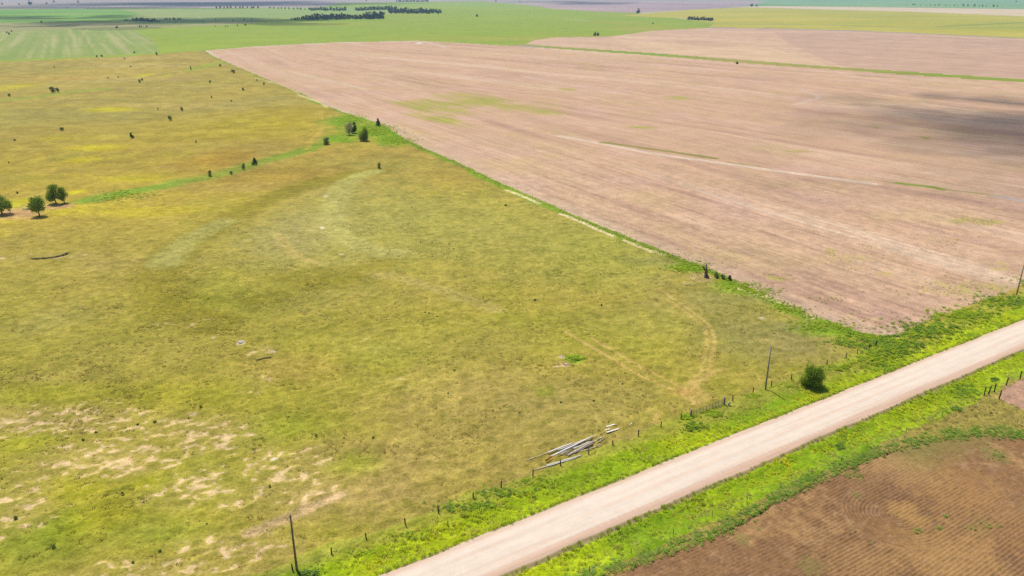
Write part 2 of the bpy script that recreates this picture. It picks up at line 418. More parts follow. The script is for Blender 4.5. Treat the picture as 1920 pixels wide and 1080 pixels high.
# bare, sandy ground showing between the tussocks
bare = np.zeros(V)
for b_, k_ in [((70, 790, 100, 16), 0.8), ((190, 786, 80, 16), 0.75), ((330, 795, 60, 14), 0.6), ((390, 812, 60, 22), 0.8), ((200, 862, 90, 26), 0.95), ((110, 870, 60, 26), 0.8), ((260, 868, 30, 20), 0.9), ((30, 945, 60, 40), 0.85), ((50, 880, 20, 30), 0.6),
               ((370, 915, 60, 26), 0.75), ((430, 940, 30, 20), 0.6), ((545, 880, 60, 36), 0.8), ((580, 925, 60, 22), 0.85), ((300, 1070, 90, 18), 1.0), ((430, 1020, 70, 16), 0.9), ((250, 1090, 100, 20), 0.9), ((500, 860, 20, 30), 0.6),
               ((760, 715, 50, 20), 0.2), ((700, 640, 80, 20), 0.15), ((330, 605, 60, 16), 0.2), ((10, 400, 50, 10), 1.0), ((60, 390, 40, 8), 0.8), ((110, 386, 26, 5), 0.8), ((490, 660, 22, 10), 0.55), ((480, 720, 22, 20), 0.4), ((1050, 684, 14, 9), 0.9),
               ((1130, 690, 20, 6), 0.35), ((90, 480, 50, 5), 0.7), ((25, 484, 30, 4), 0.6), ((1350, 100, 2, 2), 0)]:
    m_, v_ = blob(b_[0], b_[1], b_[2] * (1.3 if b_[1] > 700 else 1), b_[3] * (1.3 if b_[1] > 700 else 1), soft=0.8, rag=0.8); bare[m_] = np.maximum(bare[m_], k_ * v_)
net = 1 - np.abs(fbm(X, Y, 1.9, 2, 170) - 0.5) * 5.5
br = bare * 0.46 + 0.46 * net + 0.14 * n_sm + 1.5 * (0.5 - n_gr) - 0.14
brm = sstep(0.44, 0.74, br) * sstep(0.04, .3, bare)
P = mixc(P, S(204, 180, 112), np.clip(bare, 0, 1) * .5)
P = mixc(P, S(236, 204, 162), brm * 0.8)
for b_, c_, k_ in [((452, 642, 7, 3.5), S(248, 228, 205), 1), ((515, 862, 8, 5), S(246, 226, 205), 1), ((400, 633, 3, 3), S(230, 200, 165), .8), ((362, 777, 7, 3.5), S(226, 196, 166), .9), ((611, 368, 4, 1.6), S(236, 222, 190), 1), ((604, 427, 4, 2), S(236, 224, 195), 1),
                   ((640, 477, 5, 2), S(214, 200, 165), .8), ((1428, 597, 6, 2.4), S(232, 210, 178), .9), ((510, 659, 6, 2), S(232, 206, 180), .9), ((1052, 670, 7, 3), S(232, 200, 160), .9), ((1058, 684, 9, 4), S(226, 188, 150), .9), ((1157, 757, 5, 1.2), S(214, 190, 150), .6),
                   ((1078, 672, 18, 9), S(140, 178, 30), .9), ((1020, 735, 20, 10), S(170, 172, 60), .6), ((1315, 520, 22, 9), S(206, 176, 130), .6)]:
    put(P, c_, blob(*b_, soft=0.35, rag=0.25), k_)
for b_, k_ in [((0, 402, 70, 7), .95), ((45, 396, 40, 6), .8), ((105, 388, 30, 5), .85), ((30, 410, 50, 4), .5)]:
    put(P, S(214, 168, 128), blob(*b_, soft=.5), k_)
# wheel tracks fanning out from the gate
tc_ = S(206, 178, 104)
for pts, k_ in [([(1288, 742), (1240, 722), (1190, 698), (1140, 668), (1090, 640), (1060, 622)], .75), ([(1296, 736), (1250, 713), (1200, 688), (1150, 657), (1110, 634)], .6),
                ([(1298, 728), (1325, 702), (1335, 668), (1340, 636), (1330, 612), (1300, 586), (1262, 560), (1235, 542)], .7), ([(1285, 730), (1312, 702), (1322, 664), (1326, 634), (1318, 612), (1290, 588), (1255, 564)], .55),
                ([(1300, 757), (1286, 744), (1280, 735)], .7), ([(1318, 756), (1300, 742), (1292, 728), (1304, 712)], .7), ([(1308, 756), (1292, 744), (1286, 730), (1298, 712), (1312, 702)], .65), ([(1327, 752), (1310, 738), (1306, 722), (1318, 706), (1345, 694)], .65),
                ([(1336, 748), (1318, 734), (1315, 720), (1330, 704), (1360, 692)], .5), ([(1232, 776), (1230, 790), (1232, 806)], .7), ([(1440, 560), (1470, 585), (1500, 606)], .2)]:
    put(P, tc_, stroke(pts, 0.5, 0.5, 0.12), k_ * 1.2)
put(P, S(210, 168, 100), blob(1278, 735, 24, 8, 0.7), 0.75)
# little eroded runnel across the low corner
put(P, S(214, 182, 140), stroke([(470, 1000), (545, 968), (600, 945), (640, 928)], 1.1, 0.5, 0.4), 0.8)
# weeds along the field edge, path beside them
bd = dist_all(smooth_line(BORDER), 180)
edge_w = 3.4 + 1.8 * n_mid + 1.2 * nz(X, Y, 14, 2, 150)
P = mixc(P, S(140, 168, 44), (1 - sstep(edge_w - 1.5, edge_w + 1.5, bd)) * (X > -400) * (0.5 + 0.45 * sstep(640, 520, Y)))
for b_ in [(700, 245, 60, 14), (655, 225, 40, 12), (740, 262, 40, 10), (640, 262, 30, 6)]:
    put(P, S(134, 176, 24), blob(*b_), 0.9)
for b_ in [(1420, 545, 70, 10), (1300, 500, 40, 8), (1560, 618, 60, 14), (1380, 535, 40, 9)]:
    put(P, S(140, 176, 30), blob(*b_), 0.9)
for b_ in [(1410, 560, 120, 12), (1500, 610, 70, 10), (1240, 490, 60, 9)]:
    put(P, S(146, 146, 84), blob(*b_), 0.55)
for pts, wd, k_ in [([(950, 357), (975, 366), (1010, 381)], .9, .9), ([(1052, 401), (1080, 412), (1110, 425), (1150, 443)], .9, .9), ([(1170, 450), (1200, 463), (1222, 472)], .7, .9), ([(1225, 470), (1246, 478)], .8, .8),
                    ([(1410, 548), (1450, 562), (1500, 583), (1520, 594)], 1.1, 1.0), ([(560, 178), (600, 192), (613, 201)], 1.4, .9), ([(480, 147), (530, 160), (560, 175)], .9, .7), ([(1380, 540), (1395, 545)], .7, .8)]:
    put(P, S(244, 222, 180), stroke(pts, wd, 0.45, 0.2), k_)
# verges of the road
vl = (NN > HALF - 1) & (NN < HALF + 9.4 + 1.0 * n_sm); vr = (NN < -HALF + 1) & (NN > -HALF - 8.2 + 1.2 * n_sm)
vcol = mixc(mixc(np.repeat(S(176, 196, 22)[None], V, 0), S(196, 206, 18), sstep(0, .8, n_mid)), S(146, 180, 30), sstep(0, .9, -n_mid))
P = np.where((vl | vr)[:, None], vcol, P)
midg = sstep(78, 100, SS) * (1 - .55 * sstep(150, 175, SS))
dry = sstep(HALF + 5.0 - 2.4 * midg, HALF + 7.2 - 1.2 * midg, NN + 1.2 * n_mid) * vl
P = mixc(P, S(176, 168, 74), dry * 0.75)
rs = NN < -HALF - 6.8 + 1.0 * n_sm
P = np.where(rs[:, None], mixc(mixc(np.repeat(S(168, 154, 78)[None], V, 0), S(150, 152, 60), sstep(0, 1, n_mid)), S(186, 162, 98), sstep(.1, 1, -n_mid)), P)
# tussock shade and grain put into the turf colour: green crowns, drier hollows
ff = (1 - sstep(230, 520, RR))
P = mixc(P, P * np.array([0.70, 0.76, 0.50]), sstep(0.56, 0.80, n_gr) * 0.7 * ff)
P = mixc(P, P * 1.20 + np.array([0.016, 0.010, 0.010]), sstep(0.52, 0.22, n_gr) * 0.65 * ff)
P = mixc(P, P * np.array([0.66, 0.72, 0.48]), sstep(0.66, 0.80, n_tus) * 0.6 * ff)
P *= (1 + 0.13 * n_sm + 0.07 * n_mid + 0.06 * n_fine)[:, None]
fp = sstep(240, 420, RR)[:, None]
P = P * (np.array([1.16, 1.12, 1.02]) * (1 - fp) + np.array([1.0, .99, .74]) * fp)
P *= (1 + fp[:, 0] * (.10 * n_sm + .07 * nz(X * .45, Y, 14, 3, 172)))[:, None]
dk = sstep(0.80, 0.88, fbm(X, Y, 1.6, 1, 160)) * sstep(0.45, 0.6, fbm(X, Y, 30, 2, 161)) * (RR < 500)
P = mixc(P, S(112, 112, 40), dk * 0.35 * (~(vl | vr)))

# the stubble fields: straw rows along the field edge, thin weedy patches
def rows(ang, seed, rough=1.0):
    c, s = math.cos(math.radians(ang)), math.sin(math.radians(ang))
    a = X * c + Y * s; b = -X * s + Y * c
    wv = 3.0 * nz(X, Y, 150, 2, seed + 9)
    b = b + wv
    v = 0.52 * nz(a / 22, b, 8, 3, seed) + 0.40 * nz(a / 24, b, 26, 2, seed + 1)
    near = 1 - sstep(200, 460, RR)
    return v + near * 0.42 * nz(a / 12, b, 2.0, 2, seed + 2)
rw1 = rows(-60.7, 200); rw2 = rows(-48, 220)
bmix = sstep(50, 170, bd)
rw = rw1 * (1 - bmix) + rw2 * bmix
T = np.repeat(S(220, 180, 150)[None], V, 0)
T = mixc(T, S(232, 200, 174), sstep(0.05, 0.6, rw) * 0.8)
T = mixc(T, S(190, 150, 132), sstep(0.05, 0.6, -rw) * 0.75)
T = mixc(T, S(204, 164, 142), sstep(0.2, 0.9, n_big) * 0.5)
T = mixc(T, S(222, 188, 150), sstep(0.2, 0.9, -n_big) * 0.5)
T = mixc(T, S(218, 178, 160), sstep(.1, .9, n_mid) * .55)
T = mixc(T, S(220, 188, 142), sstep(.1, .9, -n_mid) * .5)
T *= np.array([1.085, 1.06, 1.015])
T = mixc(T, S(240, 210, 182), sstep(.45, .95, rw) * .45)
weed = np.zeros(V)
for b_, k_ in [((870, 205, 190, 32), .66), ((850, 203, 120, 22), .8), ((780, 195, 60, 8), .7), ((900, 190, 60, 10), .8), ((830, 225, 60, 10), .8), ((960, 200, 60, 8), .7), ((990, 235, 40, 6), .6), ((1062, 168, 26, 4), .8), ((1205, 239, 40, 3), .9), ((1265, 184, 34, 5), .8), ((1320, 172, 10, 2), .8),
               ((1150, 180, 60, 8), .45), ((1230, 125, 16, 2), .7), ((1420, 222, 20, 4), .6), ((1500, 284, 26, 3), .8), ((1735, 259, 9, 3), .9), ((1645, 240, 4, 3), .8), ((1475, 245, 24, 4), .6), ((1800, 540, 110, 18), .7), ((1880, 500, 60, 14), .65), ((1830, 416, 50, 7), .75),
               ((1780, 450, 60, 14), .5), ((1600, 490, 70, 20), .45), ((1660, 515, 26, 8), .6), ((1460, 520, 30, 10), .7), ((1540, 560, 60, 10), .5), ((1650, 600, 70, 20), .4), ((1200, 440, 50, 10), .55), ((1330, 485, 60, 12), .55), ((1290, 455, 60, 10), .45), ((1880, 395, 50, 6), .5),
               ((1560, 470, 20, 6), .55), ((620, 195, 40, 5), .4), ((660, 165, 26, 3), .5), ((1410, 560, 40, 8), .7), ((1380, 548, 24, 5), .7), ((830, 84, 16, 2), .6), ((590, 100, 30, 2), .3), ((1700, 560, 40, 12), .5), ((1040, 290, 40, 6), .3), ((985, 300, 14, 4), .35)]:
    m_, v_ = blob(*b_, soft=0.7, rag=0.6); weed[m_] = np.maximum(weed[m_], k_ * v_)
speck = weed + 0.45 * (n_sm * 0.7 + n_fine * 0.5 * (RR < 400)) + .38 * nz((X * .64 - Y * .77) / 7, X * .77 + Y * .64, 11, 3, 173) * (RR > 300)
T = mixc(T, S(204, 182, 108), sstep(0.42, 0.8, speck) * (weed > .03) * 0.75)
T = mixc(T, S(182, 180, 78), sstep(0.62, 1.05, speck) * (weed > .03) * 0.7)
for pts, wd, c_, k_ in [
    ([(1050, 255), (1120, 268), (1220, 287), (1340, 304), (1440, 318), (1560, 334), (1640, 345)], 2.2, S(244, 216, 190), .85),
    ([(1130, 267), (1240, 282), (1340, 297)], 2.2, S(160, 152, 74), .95), ([(1365, 304), (1425, 312)], 1.0, S(176, 162, 86), .8),
    ([(1615, 335), (1690, 344)], .9, S(186, 164, 98), .7), ([(1683, 343), (1705, 346), (1740, 350), (1768, 355)], 1.7, S(146, 166, 58), 1.0), ([(1768, 355), (1830, 362), (1870, 367)], 1.0, S(170, 162, 84), .8),
    ([(1870, 368), (1925, 378)], 1.4, S(196, 184, 182), .9), ([(420, 108), (480, 122), (540, 141)], 2.0, S(226, 196, 170), .5), ([(570, 140), (620, 152), (690, 168)], 2.2, S(234, 206, 170), .7),
    ([(385, 94), (480, 88), (620, 81), (780, 77.2)], 5.0, S(238, 214, 196), .9), ([(795, 78.5), (820, 84), (835, 88)], 4.0, S(236, 210, 190), .8), ([(385, 95), (402, 107)], 4.0, S(240, 216, 200), .9),
    ([(700, 140), (840, 166), (960, 190)], 1.6, S(190, 150, 130), .4), ([(980, 142), (1060, 158), (1180, 178)], 1.6, S(236, 208, 186), .6), ([(1490, 196), (1535, 182), (1500, 168)], 2.0, S(236, 208, 186), .6),
    ([(1720, 192), (1800, 204), (1860, 214)], 1.4, S(238, 212, 188), .6), ([(1560, 195), (1640, 202), (1720, 212)], 1.2, S(236, 208, 182), .5), ([(1740, 180), (1920, 196)], 2.2, S(190, 158, 142), .6)]:
    put(T, c_, stroke(pts, wd, 0.5, 0.25), k_)
put(T, S(250, 240, 226), blob(786, 80.5, 5, 1.6, .4, .2))
hl = sstep(9, 3, bd) * sstep(640, 500, Y)
T = mixc(T, S(224, 192, 160), hl * 0.5)
T *= (1 + 0.08 * n_sm + 0.16 * n_fine * (1 - sstep(250, 500, RR)) + 0.10 * nz(X, Y, .9, 2, 171) * (RR < 330) + 0.05 * n_mid)[:, None]
T2 = mixc(mixc(np.repeat(S(216, 182, 154)[None], V, 0), S(232, 202, 172), sstep(0, .8, rw2)), S(198, 162, 146), sstep(0, .8, -rw2))
T2 = mixc(T2, S(200, 166, 148), inside(wpoly([(1450, 60), (1480, 82), (1530, 105), (1590, 128), (2500, 180), (2500, 100), (1920, 76), (1600, 62)]), X, Y) * 0.6)
T2 = mixc(T2, S(228, 198, 160), inside(wpoly([(1150, 72), (1200, 96), (1400, 112), (1560, 124), (1500, 104), (1440, 88), (1300, 86)]), X, Y) * 0.5)
T2 *= (1 + 0.07 * n_mid)[:, None] * np.array([1.12, 1.07, 1.02])

def blend(cs, n):
    c = mixc(np.repeat(cs[0][None], V, 0), cs[1], sstep(0, .9, n))
    return mixc(c, cs[2], sstep(0, .9, -n))
n_far = nz(X, Y * 0.6, 380, 4, 300); n_far2 = nz(X * 0.5, Y, 110, 3, 301)
G = blend([S(160, 180, 58), S(170, 186, 62), S(180, 178, 70)], n_far * .8 + n_far2 * .5)
G = mixc(G, S(142, 174, 52), sstep(.2, .9, n_far2) * .5)
G = mixc(G, S(178, 172, 96), sstep(.3, .9, -n_far2) * sstep(-100, 600, X) * .5)
put(G, S(206, 192, 140), stroke([(1055, 35), (1080, 37), (1100, 39)], 8, .5, .2), .8)
G = mixc(G, S(206, 190, 132), (1 - sstep(0, 5, np.abs(NN * 0 + dist_all([(480, 86), (620, 79), (780, 75.8), (830, 78), (960, 85)], 30)))) * .4)
GW = blend([S(164, 170, 72), S(140, 172, 56), S(178, 170, 86)], n_far2 + .6 * n_mid)
a_st = (X * math.cos(math.radians(100)) + Y * math.sin(math.radians(100)))
sx0, sy0 = at(150, 110); sx1, sy1 = at(135, 58)
sd = np.array([sx1 - sx0, sy1 - sy0]); sd = sd / np.hypot(*sd)
b_st = -X * sd[1] + Y * sd[0] + 0.8 * nz(X, Y, 120, 2, 310)
stp = vnoise(b_st / 3.2, (X * sd[0] + Y * sd[1]) / 500, 311) * .7 + .3 * vnoise(b_st / 7.0, (X * sd[0] + Y * sd[1]) / 300, 312)
HS = mixc(mixc(np.repeat(S(166, 176, 94)[None], V, 0), S(204, 194, 136), sstep(.5, .75, stp) * .65), S(146, 170, 82), sstep(.5, .25, stp) * .7)
HS = mixc(HS, S(160, 178, 84), sstep(0, 1, n_far) * .5)
OL = blend([S(178, 170, 112), S(160, 160, 104), S(192, 178, 128)], n_far + n_far2 * .5)
BR = blend([S(134, 178, 72), S(112, 168, 64), S(156, 186, 82)], n_far * .5 + n_far2)
PA = blend([S(168, 182, 104), S(156, 180, 96), S(182, 184, 116)], n_far + n_far2 * .6)
LI = blend([S(196, 166, 166), S(206, 176, 172), S(182, 156, 160)], n_far + n_far2 * .5)
YE = blend([S(202, 190, 78), S(190, 186, 78), S(212, 196, 88)], n_far * .7 + n_far2)
put(YE, S(150, 172, 94), stroke([(1190, 34), (1260, 36), (1340, 44), (1500, 46)], 30, .7, .3), .5)
put(YE, S(152, 172, 90), stroke([(1560, 47), (1720, 52), (1920, 52)], 26, .7, .3), .6)
put(YE, S(120, 150, 90), stroke([(1760, 50), (1840, 46), (1920, 42)], 14, .7, .3), .6)
put(YE, S(140, 160, 74), stroke([(1440, 52.5), (1600, 58), (1750, 64), (1920, 71.5)], 5, .6, .2), .9)
TA = blend([S(240, 212, 176), S(244, 218, 186), S(232, 202, 164)], n_far2)
TE = blend([S(142, 182, 120), S(156, 186, 124), S(132, 170, 116)], n_far + n_far2 * .5)
FB = blend([S(190, 166, 160), S(172, 176, 120), S(204, 176, 166)], nz(X * .35, Y, 900, 3, 320) * 1.2)
FB = mixc(FB, S(150, 182, 96), sstep(.2, .5, nz(X * .4, Y, 1500, 2, 321)) * .7)
FB = mixc(FB, S(210, 196, 168), sstep(.4, .7, nz(X * .3, Y, 1100, 2, 322)) * .8)
FB = mixc(FB, S(200, 172, 172), (X < -600) * (RR > 3500) * .75)

# ---- heights: the lie of the land plus real tussocks and straw rows where the sheet is fine enough to hold them
Z = hz(X, Y)
hold = 1 - sstep(0.45, 1.3, cellw)
Zp = Z + hold * (1 - 0.7 * brm) * (0.56 * (n_gr - 0.5) + 0.30 * (n_tus - 0.5)) + (1 - sstep(.8, 2, cellw)) * 0.10 * n_sm
Zp = np.where(np.abs(NN) < HALF + 0.7, Z - 0.30, Zp)
Zp = Zp - 0.55 * (1 - sstep(.3, 1.6, dist_all(smooth_line([(60, 484), (90, 482.5), (110, 479), (127, 474)]), 10))) \
        - 0.15 * (1 - sstep(.2, 1.0, dist_all(smooth_line([(478, 1001), (545, 968), (560, 962)]), 10))) \
        - 0.4 * (1 - sstep(.2, 0.9, dist_all([(482, 674), (506, 669)], 10)))
Zt = Z + hold * (0.10 * nz(X * .5, Y, 1.0, 2, 330)) + (1 - sstep(1, 3, cellw)) * .05 * rw1
brown_in = inside(wpoly(F_BROWN), X, Y); dirt_in = inside(wpoly(F_DIRT), X, Y)
Zp = np.where(brown_in, Z - 0.35, Zp)
P = mixc(P, S(212, 166, 138) * (1 + .06 * n_sm)[:, None], dirt_in * 1.0)
P = np.where(brown_in[:, None], S(150, 110, 84)[None] * np.ones((V, 1)), P)

M_PAST = ground_mat('pasture_turf', 2.2, 0.30, 0.8, 2.4, 0.5)
M_STUB = ground_mat('straw_stubble', 2.4, 0.26, 0.7, 2.6, 0.5, -58)
M_FAR = ground_mat('far_field_cover', 0.05, 0.10, 0.0, None, 0.012)
cols = {'stubble_field': (T, Zt, M_STUB), 'pasture': (P, Zp, M_PAST), 'far_stubble_field': (T2, Z, M_FAR), 'grass_waterway': (GW, Z, M_FAR), 'striped_hayfield': (HS, Z, M_FAR),
        'olive_grassland': (OL, Z, M_FAR), 'bright_crop_field': (BR, Z, M_FAR), 'pale_meadow': (PA, Z, M_FAR), 'fallow_field': (LI, Z, M_FAR), 'yellow_meadow': (YE, Z, M_FAR),
        'tan_stubble_strip': (TA, Z, M_FAR), 'teal_crop_field': (TE, Z, M_FAR), 'green_crop_field': (G, Z, M_FAR), 'distant_farmland': (FB, Z, M_FAR)}
LABELS = [n for n, _ in FIELDS] + ['green_crop_field', 'distant_farmland']
isedge = np.zeros(V, bool)
own = np.full(V, -1); shared = np.zeros(V, bool)
for k in range(len(LABELS)):
    vi = np.unique(quads[fid == k]); shared[vi[own[vi] >= 0]] = True; own[vi] = k
for k, nm in enumerate(LABELS):
    q = quads[fid == k]
    if not len(q): continue
    c, z, m = cols[nm]
    vi, inv = np.unique(q, return_inverse=True)
    zz = np.where(shared[vi], Z[vi], z[vi]) if nm in ('stubble_field', 'far_stubble_field') else np.where(shared[vi], Zp[vi] * 0 + Z[vi], z[vi])
    me = mesh_from(nm, np.stack([X[vi], Y[vi], zz], 1), inv.reshape(-1, 4), c[vi], True)
    o = link(nm, me, m); o['kind'] = 'structure'

# wide base under and around it all
k = 96; ang = np.linspace(0, 2 * math.pi, k, endpoint=False); rings = np.array([1, 400, 1500, 5000, 14000, 26000.])
gv = np.array([(r * math.cos(a), r * math.sin(a), -5.0) for r in rings for a in ang])
gf = np.array([(i * k + j, i * k + (j + 1) % k, (i + 1) * k + (j + 1) % k, (i + 1) * k + j) for i in range(len(rings) - 1) for j in range(k)])
o = link('ground', mesh_from('ground', gv, gf, np.repeat(S(172, 166, 92)[None], len(gv), 0)), M_FAR); o['kind'] = 'structure'

# ------------------------------------------------------------------ the gravel road
sx = np.arange(-20, 420, 0.5); nn = np.linspace(-HALF - 0.75, HALF + 0.75, 56)
Sg, Ng = np.meshgrid(sx, nn, indexing='ij')
rx = Sg * U[0] + (Ng + N_C) * N[0]; ry = Sg * U[1] + (Ng + N_C) * N[1]
eg = HALF - 0.12 + 0.30 * nz(Sg, np.sign(Ng) * 50, 7, 3, 400)
aN = np.abs(Ng)
zr = hz(rx, ry) + 0.03 + 0.02 * nz(Sg * .12, Ng, 0.7, 2, 401) - 0.30 * sstep(0, 0.55, aN - eg)
zr += 0.09 * np.exp(-((Ng + HALF - 0.75) / 0.28) ** 2) * (0.6 + .6 * nz(Sg, Ng, 5, 2, 402))
st = nz(Sg * .05, Ng, 1.1, 3, 403); st2 = nz(Sg * .02, Ng, 2.6, 2, 404)
rc = np.repeat(S(252, 228, 208)[None], Sg.size, 0)
rc = mixc(rc, S(254, 234, 216), np.clip(sstep(0, .9, st) + sstep(0, .9, st2), 0, 1).ravel() * .8)
rc = mixc(rc, S(242, 210, 188), (sstep(0.05, .9, -st) * .6).ravel())
wt = sum(np.exp(-((Ng - c0) / .45) ** 2) for c0 in (-2.6, -0.9, 0.9, 2.4))
rc = mixc(rc, S(255, 238, 222), (wt * .7).ravel())
rc *= (1 + .045 * nz(Sg * .03, Ng, .35, 2, 407) + .03 * nz(Sg, Ng, .8, 2, 408)).ravel()[:, None]
rc = mixc(rc, S(228, 186, 160), (sstep(-HALF + 2.0, -HALF + 0.9, Ng + .25 * st) * .75).ravel())
rc = mixc(rc, S(234, 198, 172), (sstep(HALF - 1.2, HALF - .5, Ng + .2 * st) * .6).ravel())
corr = 0.5 + 0.5 * np.sin(Sg * 7.5 + 2 * nz(Sg, Ng, 3, 2, 405))
rc = mixc(rc, S(206, 160, 136), (corr * np.exp(-((Ng + HALF - 1.3) / .5) ** 2) * .35 * sstep(0, .5, nz(Sg, Ng * 0, 25, 2, 406))).ravel())
rc = mixc(rc, S(170, 158, 90), (sstep(-.15, .35, aN - eg)).ravel() * .7)
rc *= np.array([1.07, 1.05, 1.03])
ri = np.arange(Sg.size).reshape(Sg.shape)
rf = np.stack([ri[:-1, :-1], ri[1:, :-1], ri[1:, 1:], ri[:-1, 1:]], -1).reshape(-1, 4)
M_ROAD = ground_mat('pale_gravel', 5.0, 0.06, 0.25, 9.0, 0.35)
o = link('gravel_road', mesh_from('gravel_road', np.stack([rx.ravel(), ry.ravel(), zr.ravel()], 1), rf, rc, True), M_ROAD); o['kind'] = 'structure'

# ------------------------------------------------------------------ ploughed field with its drill rows and turning loop
bp = wpoly(F_BROWN)
s_, n_ = to_sn(bp[:, 0], bp[:, 1])
s0 = -12.0; s1 = 150.0; n0 = max(n_.min(), N_C - 95); n1 = n_.max() + 0.5
Sg, Ng = np.meshgrid(np.arange(s0, s1, 0.17), np.arange(n0, n1, 0.13), indexing='ij')
bx = Sg * U[0] + Ng * N[0]; by = Sg * U[1] + Ng * N[1]
ccx, ccy = at(1680, 968); cs, cn = to_sn(ccx, ccy)
d = np.hypot(np.minimum(Sg - cs, 0), Ng - cn)
R0 = 7.6
ringm = d < R0
# ridges wander a little, as a drill does
wob = 0.25 * nz(Sg, Ng, 22, 2, 500)
ph = np.where(ringm, d, Ng + wob)
PITCHR = 0.56
ridge = np.cos(2 * math.pi * ph / PITCHR)
strength = np.clip(0.70 + 0.5 * nz(bx, by, 16, 2, 501) + .45 * nz(bx, by, 2.2, 2, 508), 0.05, 1.1)
strength = strength * (0.10 + 0.90 * sstep(cs + 22, cs + 5, Sg + 5 * nz(bx, by, 14, 2, 502)))
zf = hz(bx, by) + 0.07 * ridge * strength + 0.08 * nz(bx, by, .6, 2, 503) - 0.05
straw = nz(bx, by, 9, 4, 504, .6); straw2 = nz(bx, by, 1.3, 3, 505, .6)
bc = np.repeat(S(176, 132, 92)[None], Sg.size, 0)
bc = mixc(bc, S(210, 164, 108), (sstep(.25, .8, straw + .5 * straw2) * .75).ravel())
bc = mixc(bc, S(150, 110, 80), (sstep(.15, .9, -straw + .3 * straw2) * .4).ravel())
bc = mixc(bc, S(200, 156, 118), (sstep(.1, .9, straw2) * .6).ravel())
bc *= np.array([.89, .88, .86])
bc *= (1 + .10 * nz(bx, by, .5, 2, 507) * 1.6).ravel()[:, None]
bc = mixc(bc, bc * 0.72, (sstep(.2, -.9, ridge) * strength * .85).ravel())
bc = mixc(bc, S(196, 158, 122), (np.exp(-((d - R0) / .35) ** 2) * .22 * (Sg < cs + 6)).ravel())
def bblob(cx, cy, r1, c, k_):
    global bc
    x0, y0 = at(cx, cy)
    q = np.hypot(bx - x0, by - y0) / r1 + .5 * straw2
    bc = mixc(bc, c, ((1 - sstep(.5, 1.2, q)) * k_).ravel())
for cx, cy, r1 in [(1760, 990, 1.2), (1773, 967, .8), (1822, 990, 2.0), (1845, 982, 2.0), (1718, 995, 1.0), (1870, 855, 2.4), (1855, 843, 1.5), (1610, 930, 1.0), (1600, 890, 1.6), (1520, 1060, 2.), (1390, 1010, 1.5), (1605, 925, 1.2)]:
    bblob(cx, cy, r1, S(154, 148, 80), .4)
bblob(1715, 970, 3.0, S(206, 162, 102), .35); bblob(1690, 955, 2.6, S(216, 168, 104), .5); bblob(1790, 905, 7, S(190, 144, 88), .5); bblob(1760, 1030, 8, S(196, 150, 92), .5); bblob(1850, 960, 10, S(198, 150, 96), .45); bblob(1800, 1060, 7, S(206, 160, 104), .5); bblob(1620, 1060, 5, S(204, 158, 104), .5); bblob(1690, 880, 6, S(200, 156, 104), .5)
bc = mixc(bc, S(150, 156, 70), (sstep(n_.max() - 11, n_.max() - 4, Ng + 2.0 * straw) * sstep(cs + 8, cs + 22, Sg) * .5).ravel())
keep = inside(bp, bx.ravel() + .7 * straw2.ravel(), by.ravel() + .7 * straw.ravel()).reshape(Sg.shape)
ri = np.arange(Sg.size).reshape(Sg.shape)
rf = np.stack([ri[:-1, :-1], ri[1:, :-1], ri[1:, 1:], ri[:-1, 1:]], -1).reshape(-1, 4)
kq = keep[:-1, :-1].ravel() & (np.hypot(bx, by)[:-1, :-1].ravel() < 200) & (np.arctan2(bx, by)[:-1, :-1].ravel() < .86) & (by[:-1, :-1].ravel() > 62)
rf = rf[kq]; vi, inv = np.unique(rf, return_inverse=True)
M_SOIL = ground_mat('ploughed_soil', 3.5, 0.22, 0.5, 6.0, 0.7)
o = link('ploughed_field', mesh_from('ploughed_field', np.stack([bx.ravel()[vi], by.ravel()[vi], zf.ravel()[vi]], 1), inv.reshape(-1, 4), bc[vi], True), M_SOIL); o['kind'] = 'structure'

# ------------------------------------------------------------------ grass, weeds: scattered clumps
def clump_mesh(name, n, h, spread, wid, seed, lean=0.5, broad=False):
    r = random.Random(seed); v = []; f = []
    for i in range(n):
        a = r.uniform(0, 6.283); q = spread * math.sqrt(r.random()); bxx, byy = q * math.cos(a), q * math.sin(a)
        hh = h * r.uniform(.55, 1.1); d_ = r.uniform(0, 6.283); L = lean * hh * r.uniform(.3, 1.2)
        tx, ty = math.cos(d_) * L, math.sin(d_) * L; wx, wy = -math.sin(d_) * wid, math.cos(d_) * wid
        k0 = len(v)
        if broad:
            z0 = hh * r.uniform(.25, 1.0); s = wid * r.uniform(1.4, 2.6)
            v += [(bxx, byy, z0 * .8), (bxx + tx * .5 + wx * 1.2, byy + ty * .5 + wy * 1.2, z0), (bxx + tx + math.cos(d_) * s, byy + ty + math.sin(d_) * s, z0 * .95), (bxx + tx * .5 - wx * 1.2, byy + ty * .5 - wy * 1.2, z0)]
            f.append((k0, k0 + 1, k0 + 2, k0 + 3))
        else:
            v += [(bxx - wx, byy - wy, -.05), (bxx + wx, byy + wy, -.05), (bxx + tx * .45 + wx * .8, byy + ty * .45 + wy * .8, hh * .6), (bxx + tx * .45 - wx * .8, byy + ty * .45 - wy * .8, hh * .6),
                  (bxx + tx + wx * .15, byy + ty + wy * .15, hh), (bxx + tx - wx * .15, byy + ty - wy * .15, hh)]
            f += [(k0, k0 + 1, k0 + 2, k0 + 3), (k0 + 3, k0 + 2, k0 + 4, k0 + 5)]
    return mesh_from(name, np.array(v), np.array(f))

